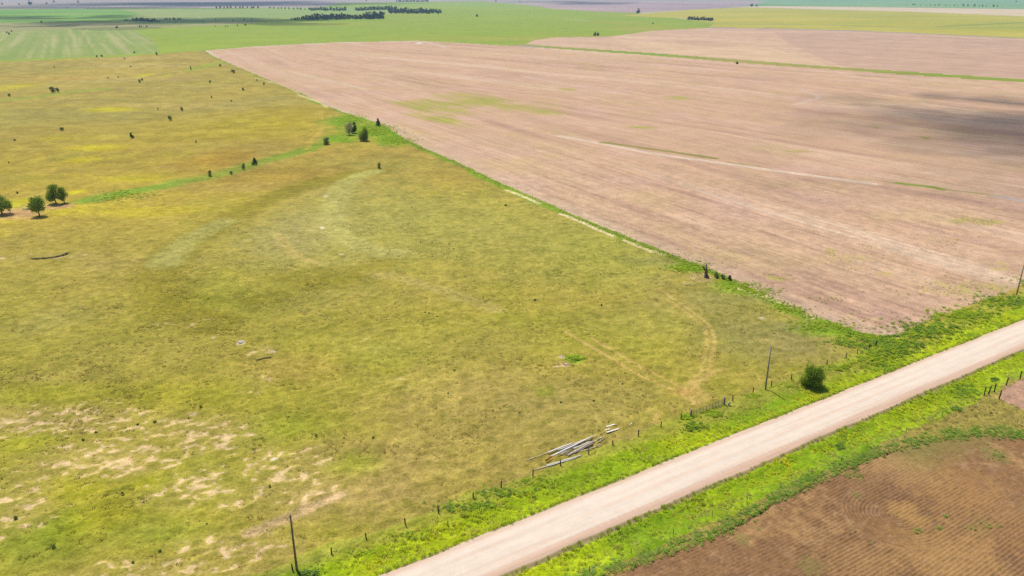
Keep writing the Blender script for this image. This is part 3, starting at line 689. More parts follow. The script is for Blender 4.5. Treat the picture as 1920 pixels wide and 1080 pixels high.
M_GRASS = leaf_mat('grass_blade', None, None, instancer=True, transl=0.22)
def proto_col(name, meshes):
    c = bpy.data.collections.new(name)
    for i, me in enumerate(meshes):
        me.materials.append(M_GRASS)
        c.objects.link(bpy.data.objects.new(f'{name}_{i}', me))
    return c
C_GRASS = proto_col('grass_clumps', [clump_mesh('grass_clump', 26, .26, .36, .032, s, 1.2) for s in range(4)])
C_WEED = proto_col('weed_clumps', [clump_mesh('weed_clump', 26, .40, .42, .05, 20 + s, .8, True) for s in range(4)])
C_TUSS = proto_col('tussocks', [clump_mesh('tussock', 20, .11, .32, .045, 40 + s, 1.9) for s in range(3)])

def scatter(name, x, y, scale, col, coll, label, zoff=0.0):
    nP = len(x)
    me = bpy.data.meshes.new(name)
    me.vertices.add(nP)
    me.vertices.foreach_set('co', np.stack([x, y, hz(x, y) + zoff], 1).astype(np.float32).ravel())
    a = me.attributes.new('col', 'FLOAT_COLOR', 'POINT'); c = np.ones((nP, 4), np.float32); c[:, :3] = np.clip(col, .004, .9); a.data.foreach_set('color', c.ravel())
    a = me.attributes.new('scl', 'FLOAT_VECTOR', 'POINT'); sc3 = np.stack([scale, scale, scale * rng.uniform(.7, 1.25, nP)], 1).astype(np.float32); a.data.foreach_set('vector', sc3.ravel())
    a = me.attributes.new('rot', 'FLOAT_VECTOR', 'POINT'); r3 = np.zeros((nP, 3), np.float32); r3[:, 2] = rng.uniform(0, 6.283, nP); a.data.foreach_set('vector', r3.ravel())
    o = link(name, me)
    ng = bpy.data.node_groups.new(name, 'GeometryNodeTree')
    ng.interface.new_socket('Geometry', in_out='INPUT', socket_type='NodeSocketGeometry'); ng.interface.new_socket('Geometry', in_out='OUTPUT', socket_type='NodeSocketGeometry')
    gi = ng.nodes.new('NodeGroupInput'); go = ng.nodes.new('NodeGroupOutput')
    ip = ng.nodes.new('GeometryNodeInstanceOnPoints'); ci = ng.nodes.new('GeometryNodeCollectionInfo')
    ci.inputs['Collection'].default_value = coll; ci.inputs['Separate Children'].default_value = True; ci.inputs['Reset Children'].default_value = True
    ip.inputs['Pick Instance'].default_value = True
    def nat(nm, tp='FLOAT_VECTOR'):
        n = ng.nodes.new('GeometryNodeInputNamedAttribute'); n.data_type = tp; n.inputs['Name'].default_value = nm; return n.outputs['Attribute']
    ng.links.new(gi.outputs[0], ip.inputs['Points']); ng.links.new(ci.outputs[0], ip.inputs['Instance'])
    ng.links.new(nat('scl'), ip.inputs['Scale'])
    er = ng.nodes.new('FunctionNodeEulerToRotation'); ng.links.new(nat('rot'), er.inputs[0]); ng.links.new(er.outputs[0], ip.inputs['Rotation'])
    ng.links.new(ip.outputs[0], go.inputs[0])
    md = o.modifiers.new('scatter', 'NODES'); md.node_group = ng
    o['kind'] = 'stuff'; o['label'] = label
    return o

def in_view(x, y, rmax=420, margin=8):
    r = np.hypot(x, y); a = np.degrees(np.abs(np.arctan2(x, y)))
    return (r < rmax) & (r > 52) & (a < 44 + margin * 0)
def pick(cs, w_):
    cs = np.array(cs); i = rng.choice(len(cs), len(w_) if hasattr(w_, '__len__') else w_)
    return cs[i]
def strip_pts(na_, nb_, dens, s_a=-10, s_b=330):
    m = int(abs(nb_ - na_) * (s_b - s_a) * dens)
    s = rng.uniform(s_a, s_b, m); n = rng.uniform(na_, nb_, m) + N_C
    x = s * U[0] + n * N[0]; y = s * U[1] + n * N[1]
    k = in_view(x, y)
    return x[k], y[k], n[k] - N_C
def verge_col(x, y, n):
    m = nz(x, y, 9, 3, 600); m2 = nz(x, y, 30, 2, 601)
    c = np.repeat(S(178, 202, 24)[None], len(x), 0)
    c = mixc(c, S(206, 214, 24), sstep(0, .8, m))
    c = mixc(c, S(142, 178, 34), sstep(0, .9, -m))
    c = mixc(c, S(170, 198, 24), sstep(0, .9, m2) * .5)
    c = mixc(c, S(186, 176, 100), (rng.random(len(x)) < .16) * .75)
    return c * rng.uniform(1.1, 1.8, len(x))[:, None] * np.array([1.08, .97, .85])

x, y, n = strip_pts(HALF + .05, HALF + 7.6, 3.6)
sa = x * U[0] + y * U[1]; mid_ = sstep(78, 100, sa) * (1 - .55 * sstep(150, 175, sa))
d_ = sstep(HALF + 4.8 - 2.4 * mid_, HALF + 7.2 - 1.2 * mid_, n + 1.4 * nz(x, y, 8, 2, 602))
c = mixc(verge_col(x, y, n), S(184, 172, 82) * 1.25, d_ * (.45 + .5 * mid_))
k = rng.random(len(x)) < (1 - .45 * d_)
eb = sstep(HALF + .9, HALF + .2, n); c = mixc(c, S(120, 146, 50), eb * .6)  # clumps next to the road darkened: tuft shade put into their colour
scatter('left_verge_grass', x[k], y[k], (.7 - .2 * d_ + .4 * np.clip(nz(x, y, 4, 2, 604), 0, 1))[k], c[k], C_GRASS, 'lush bright green grass between the pasture fence and the road')
x, y, n = strip_pts(-HALF - 7.2, -HALF - .05, 3.6)
d_ = sstep(-HALF - 3.2, -HALF - 5.4, n + 1.2 * nz(x, y, 8, 2, 605))
c = mixc(verge_col(x, y, n), S(186, 182, 92) * 1.2, d_ * .8)
eb = sstep(-HALF - .9, -HALF - .2, n); c = mixc(c, S(128, 156, 40), eb * .6)  # same painted shade on the tufts at this road edge
scatter('right_verge_grass', x, y, .66 - .1 * d_ + .4 * np.clip(nz(x, y, 4, 2, 606), 0, 1), c, C_GRASS, 'lush bright green grass on the ploughed-field side of the road')

# pasture turf: coarse tussocks, thinning with distance
m = 150000
rq = np.sqrt(rng.random(m)) * 260; aq = rng.uniform(-.74, .74, m)
x = rq * np.sin(aq); y = rq * np.cos(aq); n = x * N[0] + y * N[1] - N_C
den = fbm(x, y, 7, 3, 610) * .6 + fbm(x, y, 40, 2, 611) * .5
k = in_view(x, y, 260) & (n > HALF + 7.2) & inside(wpoly(F_PASTURE), x, y) & (den + rng.uniform(-.2, .2, m) > .67) & (rng.random(m) < 1 - sstep(150, 260, rq) * .7)
x, y = x[k], y[k]
# colour taken from the turf around it
def sample_turf(x, y):
    r = np.hypot(x, y); a = np.arctan2(x, y)
    i = np.clip(np.searchsorted(rr, r), 0, nr - 1); j = np.clip(((a - aa[0]) / (aa[1] - aa[0])).round().astype(int), 0, na - 1)
    return P[i * na + j], brm[i * na + j]
c, bm = sample_turf(x, y)
k = rng.random(len(x)) > bm * .85
x, y, c = x[k], y[k], c[k]
c = mixc(c, S(168, 170, 50), rng.random(len(x)) * .3) * rng.uniform(1.1, 1.45, len(x))[:, None]
scatter('pasture_tussocks', x, y, rng.uniform(.5, 1.25, len(x)), c, C_TUSS, 'low olive grass tussocks all over the near pasture', -.03)
print('tussocks', len(x))

# weeds: field edge, corner by the road, ploughed field margin, swale
def blob_pts(cx, cy, rx_, ry_, nP):
    px = cx + rx_ * rng.normal(0, .55, nP); py = cy + ry_ * rng.normal(0, .55, nP)
    return at(px, py)
WX, WY, WS, WC = [], [], [], []
def weeds(xy, sc_, cs):
    x, y = xy; m = len(x)
    WX.append(x); WY.append(y); WS.append(rng.uniform(.6, 1.2, m) * sc_); WC.append(pick(cs, m) * rng.uniform(.9, 1.3, m)[:, None])
LUSH = [S(180, 202, 34), S(192, 208, 40), S(160, 190, 36), S(146, 180, 40)]
DARKG = [S(122, 158, 50), S(136, 168, 50), S(116, 150, 56)]
for cx, cy, rx_, ry_, m, sc_, cs in [
    (1290, 502, 34, 9, 420, 1.1, LUSH), (1420, 548, 40, 9, 300, .9, LUSH), (1380, 535, 36, 8, 260, .9, LUSH), (1470, 580, 50, 8, 300, .8, LUSH), (1540, 612, 60, 11, 500, .9, LUSH), (1610, 640, 50, 14, 500, 1.1, LUSH + DARKG),
    (1680, 650, 46, 16, 600, 1.35, LUSH + DARKG), (1640, 675, 50, 16, 420, 1.1, LUSH), (1740, 620, 60, 16, 700, 1.3, LUSH + DARKG), (1810, 592, 60, 14, 600, 1.3, LUSH), (1880, 565, 60, 12, 500, 1.3, LUSH + DARKG), (1960, 530, 60, 14, 400, 1.2, LUSH),
    (1670, 690, 26, 8, 160, 1.2, DARKG + LUSH), (1560, 690, 40, 6, 160, .9, LUSH), (1500, 725, 40, 6, 120, .7, LUSH), (1300, 800, 24, 8, 160, .9, LUSH + DARKG), (1340, 775, 20, 6, 90, .8, LUSH), (1290, 782, 14, 6, 90, 1.0, LUSH), (1412, 742, 14, 5, 70, .8, LUSH),
    (1078, 672, 14, 5, 150, .8, LUSH), (700, 243, 40, 10, 1600, 1.6, LUSH), (660, 225, 26, 10, 900, 1.5, LUSH), (745, 264, 26, 6, 900, 1.4, LUSH), (640, 260, 20, 5, 90, 1.2, LUSH), (240, 365, 50, 7, 260, 1.5, LUSH), (210, 372, 26, 6, 120, 1.4, LUSH), (580, 282, 30, 5, 90, 1.3, LUSH),
    (1000, 905, 50, 8, 90, .7, LUSH), (880, 950, 70, 9, 260, .8, LUSH + DARKG), (940, 925, 50, 8, 200, .8, LUSH + DARKG), (680, 1035, 60, 8, 120, .6, LUSH), (770, 1003, 50, 8, 100, .6, LUSH), (575, 1076, 14, 5, 60, 1.0, DARKG),
    (1790, 770, 20, 8, 60, .9, DARKG), (1815, 735, 30, 12, 200, 1.0, LUSH + DARKG), (1864, 712, 5, 3, 30, 1.2, DARKG), (1575, 838, 12, 8, 60, 1.0, DARKG)]:
    weeds(blob_pts(cx, cy, rx_, ry_, int(m * .5)), sc_ * (.9 if cy > 500 else .8), cs)
bl = np.array(smooth_line(BORDER, 40)); bl = bl[(bl[:, 0] > 760)]
ii = rng.integers(0, len(bl), 4000); xx, yy = at(bl[ii, 0], bl[ii, 1])
off = rng.normal(0, 1.0, len(xx)); ox = -math.sin(math.radians(-60.7)) * off; oy = math.cos(math.radians(-60.7)) * off
kk = nz(xx, yy, 16, 2, 620) > -.6
weeds((xx[kk] + ox[kk] - 1.0, yy[kk] + oy[kk] - .6), .55, LUSH + [S(130, 150, 50), S(150, 166, 54)])
bl = np.array(smooth_line([(1040, 1100), (1120, 1072), (1240, 1034), (1350, 990), (1440, 940), (1500, 908), (1580, 874), (1640, 848), (1730, 824), (1800, 812), (1870, 810), (1930, 816), (2000, 835)], 40))
ii = rng.integers(0, len(bl), 2600); xx, yy = at(bl[ii, 0] + rng.normal(0, 10, len(ii)), bl[ii, 1] + rng.normal(0, 6, len(ii)))
weeds((xx, yy), .6, [S(132, 174, 44), S(146, 184, 48), S(120, 162, 52), S(176, 188, 96), S(160, 178, 84)])
x = np.concatenate(WX); y = np.concatenate(WY)
k = np.hypot(x, y) > 60
n = x * N[0] + y * N[1] - N_C; k &= (np.abs(n) > HALF + .3)
scatter('leafy_weeds', x[k], y[k], np.concatenate(WS)[k], np.concatenate(WC)[k], C_WEED, 'tall leafy green weeds along the fences and field edges')

# sparse dry grass right of the road, small weeds in the stubble, sprouts in the ploughed field
xx, yy = at(rng.uniform(1100, 2000, 9000), rng.uniform(745, 1085, 9000))
n = xx * N[0] + yy * N[1] - N_C
k = (n < -HALF - 6.2) & ~inside(wpoly(F_BROWN), xx, yy) & ~inside(wpoly(F_DIRT), xx, yy)
c, _ = sample_turf(xx[k], yy[k])
scatter('dry_grass', xx[k], yy[k], rng.uniform(.5, 1.1, k.sum()), c * rng.uniform(.85, 1.35, k.sum())[:, None], C_TUSS, 'sparse olive grass between the roadside and the ploughed field')
sxs, sys_ = [], []
for cx, cy, rx_, ry_, m in [(1800, 540, 120, 20, 260), (1830, 416, 50, 8, 90), (1780, 450, 80, 20, 120), (1600, 490, 80, 26, 90), (1557, 474, 8, 4, 26), (1610, 440, 20, 10, 16), (1625, 460, 10, 6, 10), (1460, 520, 40, 10, 70), (1650, 600, 90, 20, 110), (1540, 560, 60, 10, 70), (1200, 440, 50, 12, 60), (1330, 480, 70, 14, 90), (1735, 259, 8, 3, 24), (1645, 240, 4, 3, 8), (1480, 245, 24, 5, 24)]:
    a, b = blob_pts(cx, cy, rx_, ry_, m); sxs.append(a); sys_.append(b)
x = np.concatenate(sxs); y = np.concatenate(sys_); k = inside(wpoly(F_STUB1), x, y); x, y = x[k], y[k]
k = rng.random(len(x)) < .6; x, y = x[k], y[k]
scatter('stubble_weeds', x, y, rng.uniform(.25, .75, len(x)), pick([S(190, 186, 80), S(170, 184, 64), S(160, 160, 80), S(200, 184, 100)], len(x)) * 1.3, C_WEED, 'scattered small weeds sprouting in the straw stubble')
sxs, sys_ = [], []
for cx, cy, rx_, ry_, m in [(1760, 990, 6, 3, 12), (1773, 967, 4, 3, 8), (1830, 988, 30, 6, 14), (1870, 855, 16, 8, 30), (1600, 892, 20, 6, 24), (1500, 1000, 300, 70, 16), (1720, 995, 10, 8, 16)]:
    a, b = blob_pts(cx, cy, rx_, ry_, m); sxs.append(a); sys_.append(b)
x = np.concatenate(sxs); y = np.concatenate(sys_); k = inside(wpoly(F_BROWN), x, y); x, y = x[k], y[k]
scatter('field_sprouts', x, y, rng.uniform(.25, .6, len(x)), pick([S(160, 172, 80), S(140, 160, 70), S(176, 172, 92)], len(x)) * 1.2, C_WEED, 'small green sprouts in the ploughed brown field')

# ------------------------------------------------------------------ trees and shrubs
def tube(path, radii, sides=7):
    v = []; f = []
    for i, (p, r) in enumerate(zip(path, radii)):
        p = Vector(p)
        t = (Vector(path[min(i + 1, len(path) - 1)]) - Vector(path[max(i - 1, 0)])).normalized()
        a = t.orthogonal().normalized(); b = t.cross(a)
        if i and (v and False): pass
        for k in range(sides):
            q = 2 * math.pi * k / sides
            v.append(tuple(p + a * (r * math.cos(q)) + b * (r * math.sin(q))))
    for i in range(len(path) - 1):
        for k in range(sides):
            f.append((i * sides + k, i * sides + (k + 1) % sides, (i + 1) * sides + (k + 1) % sides, (i + 1) * sides + k))
    c0 = len(v); v.append(tuple(path[0])); v.append(tuple(path[-1])); L = (len(path) - 1) * sides
    for k in range(sides):
        f.append((c0, (k + 1) % sides, k, k)); f.append((c0 + 1, L + k, L + (k + 1) % sides, L + (k + 1) % sides))
    return v, f
def py_mesh(name, parts, smooth=True):
    v = []; f = []
    for pv, pf in parts:
        k = len(v); v += list(pv)
        for q in pf:
            q = [i + k for i in q]
            f.append(q[:3] if q[2] == q[3] else q)
    me = bpy.data.meshes.new(name); me.from_pydata(v, [], f); me.update()
    if smooth: me.polygons.foreach_set('use_smooth', np.ones(len(me.polygons), bool))
    return me

def trunk_mesh(name, h, r, seed, limbs=5, reach=.34, fork=.22):
    q = random.Random(seed); parts = []
    bend = [Vector((q.uniform(-.04, .04), q.uniform(-.04, .04), t)) * h for t in (0,)]
    path = [Vector((0, 0, -.15))]
    for t in (.1, .25, .4, .6):
        path.append(Vector((q.uniform(-.03, .03) * h, q.uniform(-.03, .03) * h, t * h)))
    parts.append(tube(path, [r * 1.35, r, r * .85, r * .65, r * .3]))
    for i in range(limbs):
        z = h * q.uniform(fork, .5); a = 6.283 * (i + q.random() * .6) / limbs
        l = h * reach * q.uniform(.7, 1.1)
        p0 = Vector((0, 0, z)); p1 = p0 + Vector((math.cos(a) * l * .5, math.sin(a) * l * .5, l * .45)); p2 = p0 + Vector((math.cos(a) * l, math.sin(a) * l, l * 1.0))
        parts.append(tube([p0, p1, p2], [r * .5, r * .33, r * .1], 5))
    return py_mesh(name, parts)

def crown_mesh(name, h, wd, seed, nl, z0=.25, leaf=.16, lobes=9, conic=False, openness=.25):
    """leaf-sized faces gathered in uneven clumps through the crown"""
    q = np.random.default_rng(seed)
    cen = []; rad = []
    for i in range(lobes):
        t = q.random(); a = q.uniform(0, 6.283)
        zc = h * (z0 + (1 - z0) * (.12 + .80 * t))
        prof = (1 - t) * .95 + .08 if conic else math.sin(math.pi * min(.96, .16 + .74 * t)) ** .6
        rr_ = wd * .5 * prof * q.uniform(.35, .75)
        cen.append((math.cos(a) * rr_, math.sin(a) * rr_, zc)); rad.append(wd * q.uniform(.20, .34) * (prof * .6 + .45))
    cen = np.array(cen); rad = np.array(rad)
    li = q.choice(lobes, nl, p=rad ** 2 / (rad ** 2).sum())
    d = q.normal(0, 1, (nl, 3)); d /= np.linalg.norm(d, axis=1)[:, None]
    rho = rad[li] * (q.random(nl) ** .42)
    p = cen[li] + d * rho[:, None] * np.array([1, 1, .85]) + q.normal(0, leaf * openness * 2, (nl, 3))
    p[:, 2] = np.maximum(p[:, 2], h * z0 * .5)
    nrm = d * .7 + q.normal(0, .6, (nl, 3)); nrm /= np.linalg.norm(nrm, axis=1)[:, None]
    t1 = np.cross(nrm, q.normal(0, 1, (nl, 3))); t1 /= np.linalg.norm(t1, axis=1)[:, None]; t2 = np.cross(nrm, t1)
    s = leaf * q.uniform(.6, 1.3, nl)[:, None]
    v = np.stack([p - t1 * s, p + t2 * s * .6, p + t1 * s, p - t2 * s * .6], 1).reshape(-1, 3)
    return mesh_from(name, v, np.arange(nl * 4).reshape(-1, 4))

M_BARK = plain_mat('bark', S(92, 76, 60), S(128, 108, 88), 6, (1, 1, .3), .95, .6)
M_DEAD = plain_mat('weathered_dead_wood', S(104, 88, 78), S(156, 136, 124), 5, (1, 1, .3), .95, .6)
M_PALEWOOD = plain_mat('bleached_wood', S(206, 190, 168), S(236, 222, 200), 6, (1, 1, .3), .9, .4)
M_LEAF = leaf_mat('tree_leaves', S(126, 162, 44), S(190, 210, 80), transl=.45)
M_BUSH = leaf_mat('bush_leaves', S(116, 156, 30), S(188, 208, 62), transl=.45)
M_LEAF2 = leaf_mat('dark_leaves', S(112, 142, 58), S(158, 178, 80))
M_LEAF3 = leaf_mat('cedar_needles', S(76, 112, 56), S(126, 156, 72), transl=.3)
M_TWIG = leaf_mat('bare_twigs', S(168, 146, 138), S(206, 184, 172), transl=.2)
M_SHRUB = leaf_mat('shrub_leaves', S(84, 112, 40), S(120, 148, 56))
M_FARLEAF = leaf_mat('shelterbelt_leaves', S(40, 76, 60), S(78, 112, 76), transl=.15)  # bluish tint of distant haze mixed into the leaf colour

TREES = {}
def variant(kind, i):
    key = (kind, i)
    if key in TREES: return TREES[key]
    s = hash(kind) % 1000 * 0 + sum(map(ord, kind)) + i * 31
    if kind == 'tree': r = (trunk_mesh('trunk', 1, .034, s, 6), crown_mesh('crown', 1, .92, s, 4200, .22, .032, 18), M_BARK, M_LEAF)
    elif kind == 'bigbush': r = (trunk_mesh('stem', 1, .03, s, 7, .5, .06), crown_mesh('foliage', 1, 1.12, s, 7500, .03, .030, 20), M_BARK, M_BUSH)
    elif kind == 'bush': r = (trunk_mesh('stem', 1, .03, s, 5, .4, .1), crown_mesh('foliage', 1, 1.0, s, 1100, .05, .05, 12), M_BARK, M_LEAF2)
    elif kind == 'cedar': r = (trunk_mesh('trunk', 1, .03, s, 3, .1), crown_mesh('crown', 1, .7, s, 1700, .05, .042, 20, True), M_BARK, M_LEAF3)
    elif kind == 'bare': r = (trunk_mesh('trunk', 1, .03, s, 8, .42, .12), crown_mesh('branches', 1, .8, s, 2200, .10, .022, 14), M_DEAD, M_TWIG)
    TREES[key] = r
    return r
def plant(kind, px, py, wpx, hpx, label, cat, group=None, i=0, name=None):
    """a plant whose foot stands at that spot; size from its width and height"""
    p = atv(px, py); t = mpp(py)
    a, b, ma, mb = variant(kind, i)
    h = hpx * t * (1.02 if kind in ('tree', 'cedar', 'bare') else .90); wsc = wpx * t / {'tree': .84, 'bigbush': 1.12, 'bush': 1.0, 'cedar': .7, 'bare': .8}[kind]
    nm = name or {'tree': 'tree', 'bigbush': 'bush', 'bush': 'shrub', 'cedar': 'cedar_tree', 'bare': 'bare_tree'}[kind]
    e = thing(nm, p - Vector((0, 0, .05)), label, cat, group, random.uniform(0, 6.28))
    e.scale = (wsc, wsc, h)
    link(a.name.split('.')[0], a, ma, e); link(b.name.split('.')[0], b, mb, e)
    return e

plant('bigbush', 1521, 724, 44, 46, 'large rounded green bush beside the fence and the gravel road', 'bush')
plant('tree', 3, 402, 34, 36, 'round dark green tree cut by the left edge, over bare ground', 'tree', None, 1)
plant('tree', 73, 405, 28, 36, 'small green tree standing nearest, beside the bare patch at left', 'tree', None, 0)
plant('tree', 105, 382, 28, 34, 'larger of the two green trees sharing one shadow', 'tree', None, 2)
plant('tree', 121, 380, 17, 28, 'smaller slimmer one of the two green trees sharing one shadow', 'tree', None, 3)
plant('bare', 20, 399, 9, 20, 'leafless grey sapling beside the round tree at the left edge', 'tree', None, 0)
plant('bare', 656, 253, 17, 24, 'leafless brownish tree in the green weedy hollow', 'tree', None, 1)
plant('cedar', 665, 250, 13, 21, 'dark green conifer close behind the leafless tree in the hollow', 'tree', None, 0)
plant('bigbush', 682, 264, 20, 27, 'dark bushy tree casting a shadow at the weedy hollow front', 'tree', None, 1, 'bushy_tree')
plant('cedar', 709, 237, 10, 15, 'small dark conifer on the stubble field edge above the hollow', 'tree', None, 1)
plant('bush', 613, 271, 16, 14, 'loose pale green shrub at the end of the grassy swale', 'shrub', None, 0)
plant('bush', 1343, 521, 12, 12, 'low green bush right beside the dead stump', 'shrub', None, 1)
plant('bush', 1355, 523, 11, 10, 'middle dark bush between stump and narrow shrub', 'shrub', None, 2)
plant('cedar', 1368, 526, 9, 13, 'narrow upright dark shrub, last of three beside the stump', 'shrub', None, 2, 'upright_shrub')
plant('cedar', 247, 259, 9, 11, 'dense dark solitary shrub in the yellow part of the pasture', 'shrub', None, 0, 'shrub')
plant('bush', 319, 226, 9, 10, 'ragged green shrub left of centre in the upper pasture', 'shrub', None, 1)
plant('bush', 341, 208, 6, 8, 'tiny green shrub just above the ragged shrub', 'shrub', None, 2)
plant('bush', 711, 316, 8, 12, 'lone narrow shrub in open turf below the weedy hollow', 'shrub', None, 0)
plant('bush', 99, 174, 12, 12, 'larger of a pair of round shrubs on the green streak far left', 'shrub', None, 2)
plant('bush', 108, 173, 7, 9, 'smaller of a pair of round shrubs on the green streak far left', 'shrub', None, 1)
plant('bush', 394, 331, 8, 13, 'first small green sapling along the swale, leftmost of four', 'shrub', None, 0)
plant('bush', 434, 327, 7, 7, 'lowest roundest of the four saplings along the swale', 'shrub', None, 1)
plant('bush', 457, 318, 7, 13, 'thin sapling third along the swale, with a fork', 'shrub', None, 2)
plant('cedar', 478, 309, 11, 14, 'biggest and rightmost of the four saplings along the swale', 'shrub', None, 1, 'shrub')
for px, py, a, b in [(368, 268, 3, 6), (18, 181, 6, 6), (262, 156, 5, 8), (266, 151, 5, 5), (358, 132, 3, 9), (413, 125, 5, 5), (394, 156, 5, 6), (456, 170, 5, 6), (116, 245, 8, 7), (28, 264, 5, 4), (182, 108, 4, 5), (191, 107, 5, 5), (294, 104, 4, 7), (252, 100, 4, 4), (437, 137, 9, 7), (495, 160, 4, 6),
                     (33, 363, 5, 5), (234, 111, 3, 3), (245, 126, 3, 3), (203, 147, 3, 3), (222, 146, 3, 3), (434, 191, 3, 4), (296, 205, 3, 4), (17, 306, 3, 4), (102, 127, 3, 3), (397, 184, 3, 5), (482, 152, 3, 4)]:
    plant('bush', px, py, a, b, 'tiny dark shrub dotted about the far upper pasture', 'shrub', 'tiny shrubs in the upper pasture', (px + py) % 3)
for px, py, a, b in [(1128, 573, 5, 6), (1003, 563, 9, 5), (1152, 591, 4, 3), (350, 560, 4, 3), (852, 695, 6, 5), (945, 692, 5, 5), (948, 386, 8, 5), (447, 430, 3, 3), (461, 436, 3, 3), (467, 442, 3, 3), (772, 390, 3, 3), (788, 454, 4, 3), (810, 455, 4, 3), (842, 458, 5, 3), (833, 477, 4, 3), (850, 467, 4, 3),
                     (805, 588, 6, 4), (797, 586, 5, 3), (820, 594, 6, 3), (770, 586, 4, 3), (376, 763, 8, 6), (353, 784, 5, 4), (291, 793, 9, 8), (258, 797, 8, 6), (156, 826, 8, 7), (181, 812, 9, 7), (593, 818, 8, 8), (506, 912, 7, 6), (30, 972, 11, 9), (101, 1026, 12, 8), (700, 822, 8, 6), (645, 822, 5, 5), (388, 984, 7, 6), (300, 1034, 10, 6), (250, 1055, 8, 6), (230, 925, 8, 6), (840, 738, 5, 4), (925, 770, 5, 3), (1192, 717, 6, 4), (1167, 720, 5, 4), (1204, 717, 5, 3), (1113, 752, 7, 4), (1052, 755, 7, 4)]:
    if py > 750 and px < 610: lb, gr = 'small dark low shrub among the bare sandy patches, lower left', 'shrubs among the sandy patches'
    elif 760 < px < 860 and py < 480: lb, gr = 'small dark shrub in the loose cluster in the middle of the pasture', 'loose cluster of shrubs mid pasture'
    elif 760 < px < 830 and 580 < py < 600: lb, gr = 'small dark shrub in the short broken row in the centre of the pasture', 'short broken row of shrubs'
    elif px > 1040 and py > 700: lb, gr = 'low green tuft-like shrub between the weed clump and the wheel tracks', 'low shrubs near the wheel tracks'
    elif px < 480: lb, gr = 'tiny dark shrub on the dark grassy arc at left', 'tiny shrubs on the dark arc'
    else: lb, gr = 'small dark low shrub standing alone in the open near pasture', 'lone small shrubs in the near pasture'
    plant('bush', px, py, a * .8, b * .75, lb, 'shrub', gr, (px + py) % 3)

# dead stump with two prongs, and fallen branches
p = atv(1324, 520); t = mpp(520); e = thing('dead_tree_stump', p, 'dark broken dead tree trunk with two prongs on the field edge', 'tree stump')
H_ = 28 * t
q = random.Random(5)
def gnarl(a, b, k, j):
    a, b = Vector(a), Vector(b)
    return [a.lerp(b, i / k) + Vector((q.uniform(-j, j), q.uniform(-j, j), 0)) * (0 < i < k) for i in range(k + 1)]
link('trunk', py_mesh('trunk', [tube(gnarl((0, 0, -.2), (-.12, .1, H_ * .55), 5, .09), [.66, .56, .48, .44, .40, .30], 11)]), M_DEAD, e)
link('prong', py_mesh('prong', [tube(gnarl((-.12, .1, H_ * .48), (-.26, .25, H_), 5, .05), [.30, .24, .20, .16, .13, .06], 8)]), M_DEAD, e)
link('prong', py_mesh('prong', [tube(gnarl((-.2, .1, H_ * .44), (-1.35, .2, H_ * .80), 5, .06), [.28, .24, .20, .2, .16, .05], 8), tube(gnarl((-.9, .2, H_ * .66), (-.75, .5, H_ * .86), 3, .04), [.14, .1, .08, .03], 6)]), M_DEAD, e)
for a in (.4, 2.1, 3.9, 5.2):
    link('root', py_mesh('root', [tube([(math.cos(a) * .3, math.sin(a) * .3, .45), (math.cos(a) * .75, math.sin(a) * .75, .12), (math.cos(a) * 1.2, math.sin(a) * 1.2, -.12)], [.26, .18, .06], 7)]), M_DEAD, e)
p = atv(1288, 536); t = mpp(536)
e = thing('fallen_branch', p, 'bleached forked branch lying in the grass left of the stump', 'branch')
link('bough', py_mesh('bough', [tube([(0, 0, .12), (-.5, .5, .3), (-1.0, 1.5, .55)], [.13, .10, .04], 6)]), M_PALEWOOD, e)
link('bough', py_mesh('bough', [tube([(0, 0, .12), (.6, .4, .35), (1.2, 1.6, .6)], [.12, .09, .03], 6), tube([(.6, .4, .35), (1.1, .6, .3)], [.06, .02], 5)]), M_PALEWOOD, e)
p = atv(48, 393)
e = thing('fallen_branch', p, 'pale fallen branches on the bare ground between the left trees', 'branch')
for a0, b0 in [((-1.6, .6, .5), (.9, -.5, .12)), ((-1.0, -.2, .2), (1.4, .5, .5)), ((.3, -.4, .1), (2.4, .2, .6))]:
    link('bough', py_mesh('bough', [tube(gnarl(a0, b0, 3, .08), [.06, .13, .12, .08], 6)]), M_PALEWOOD, e)

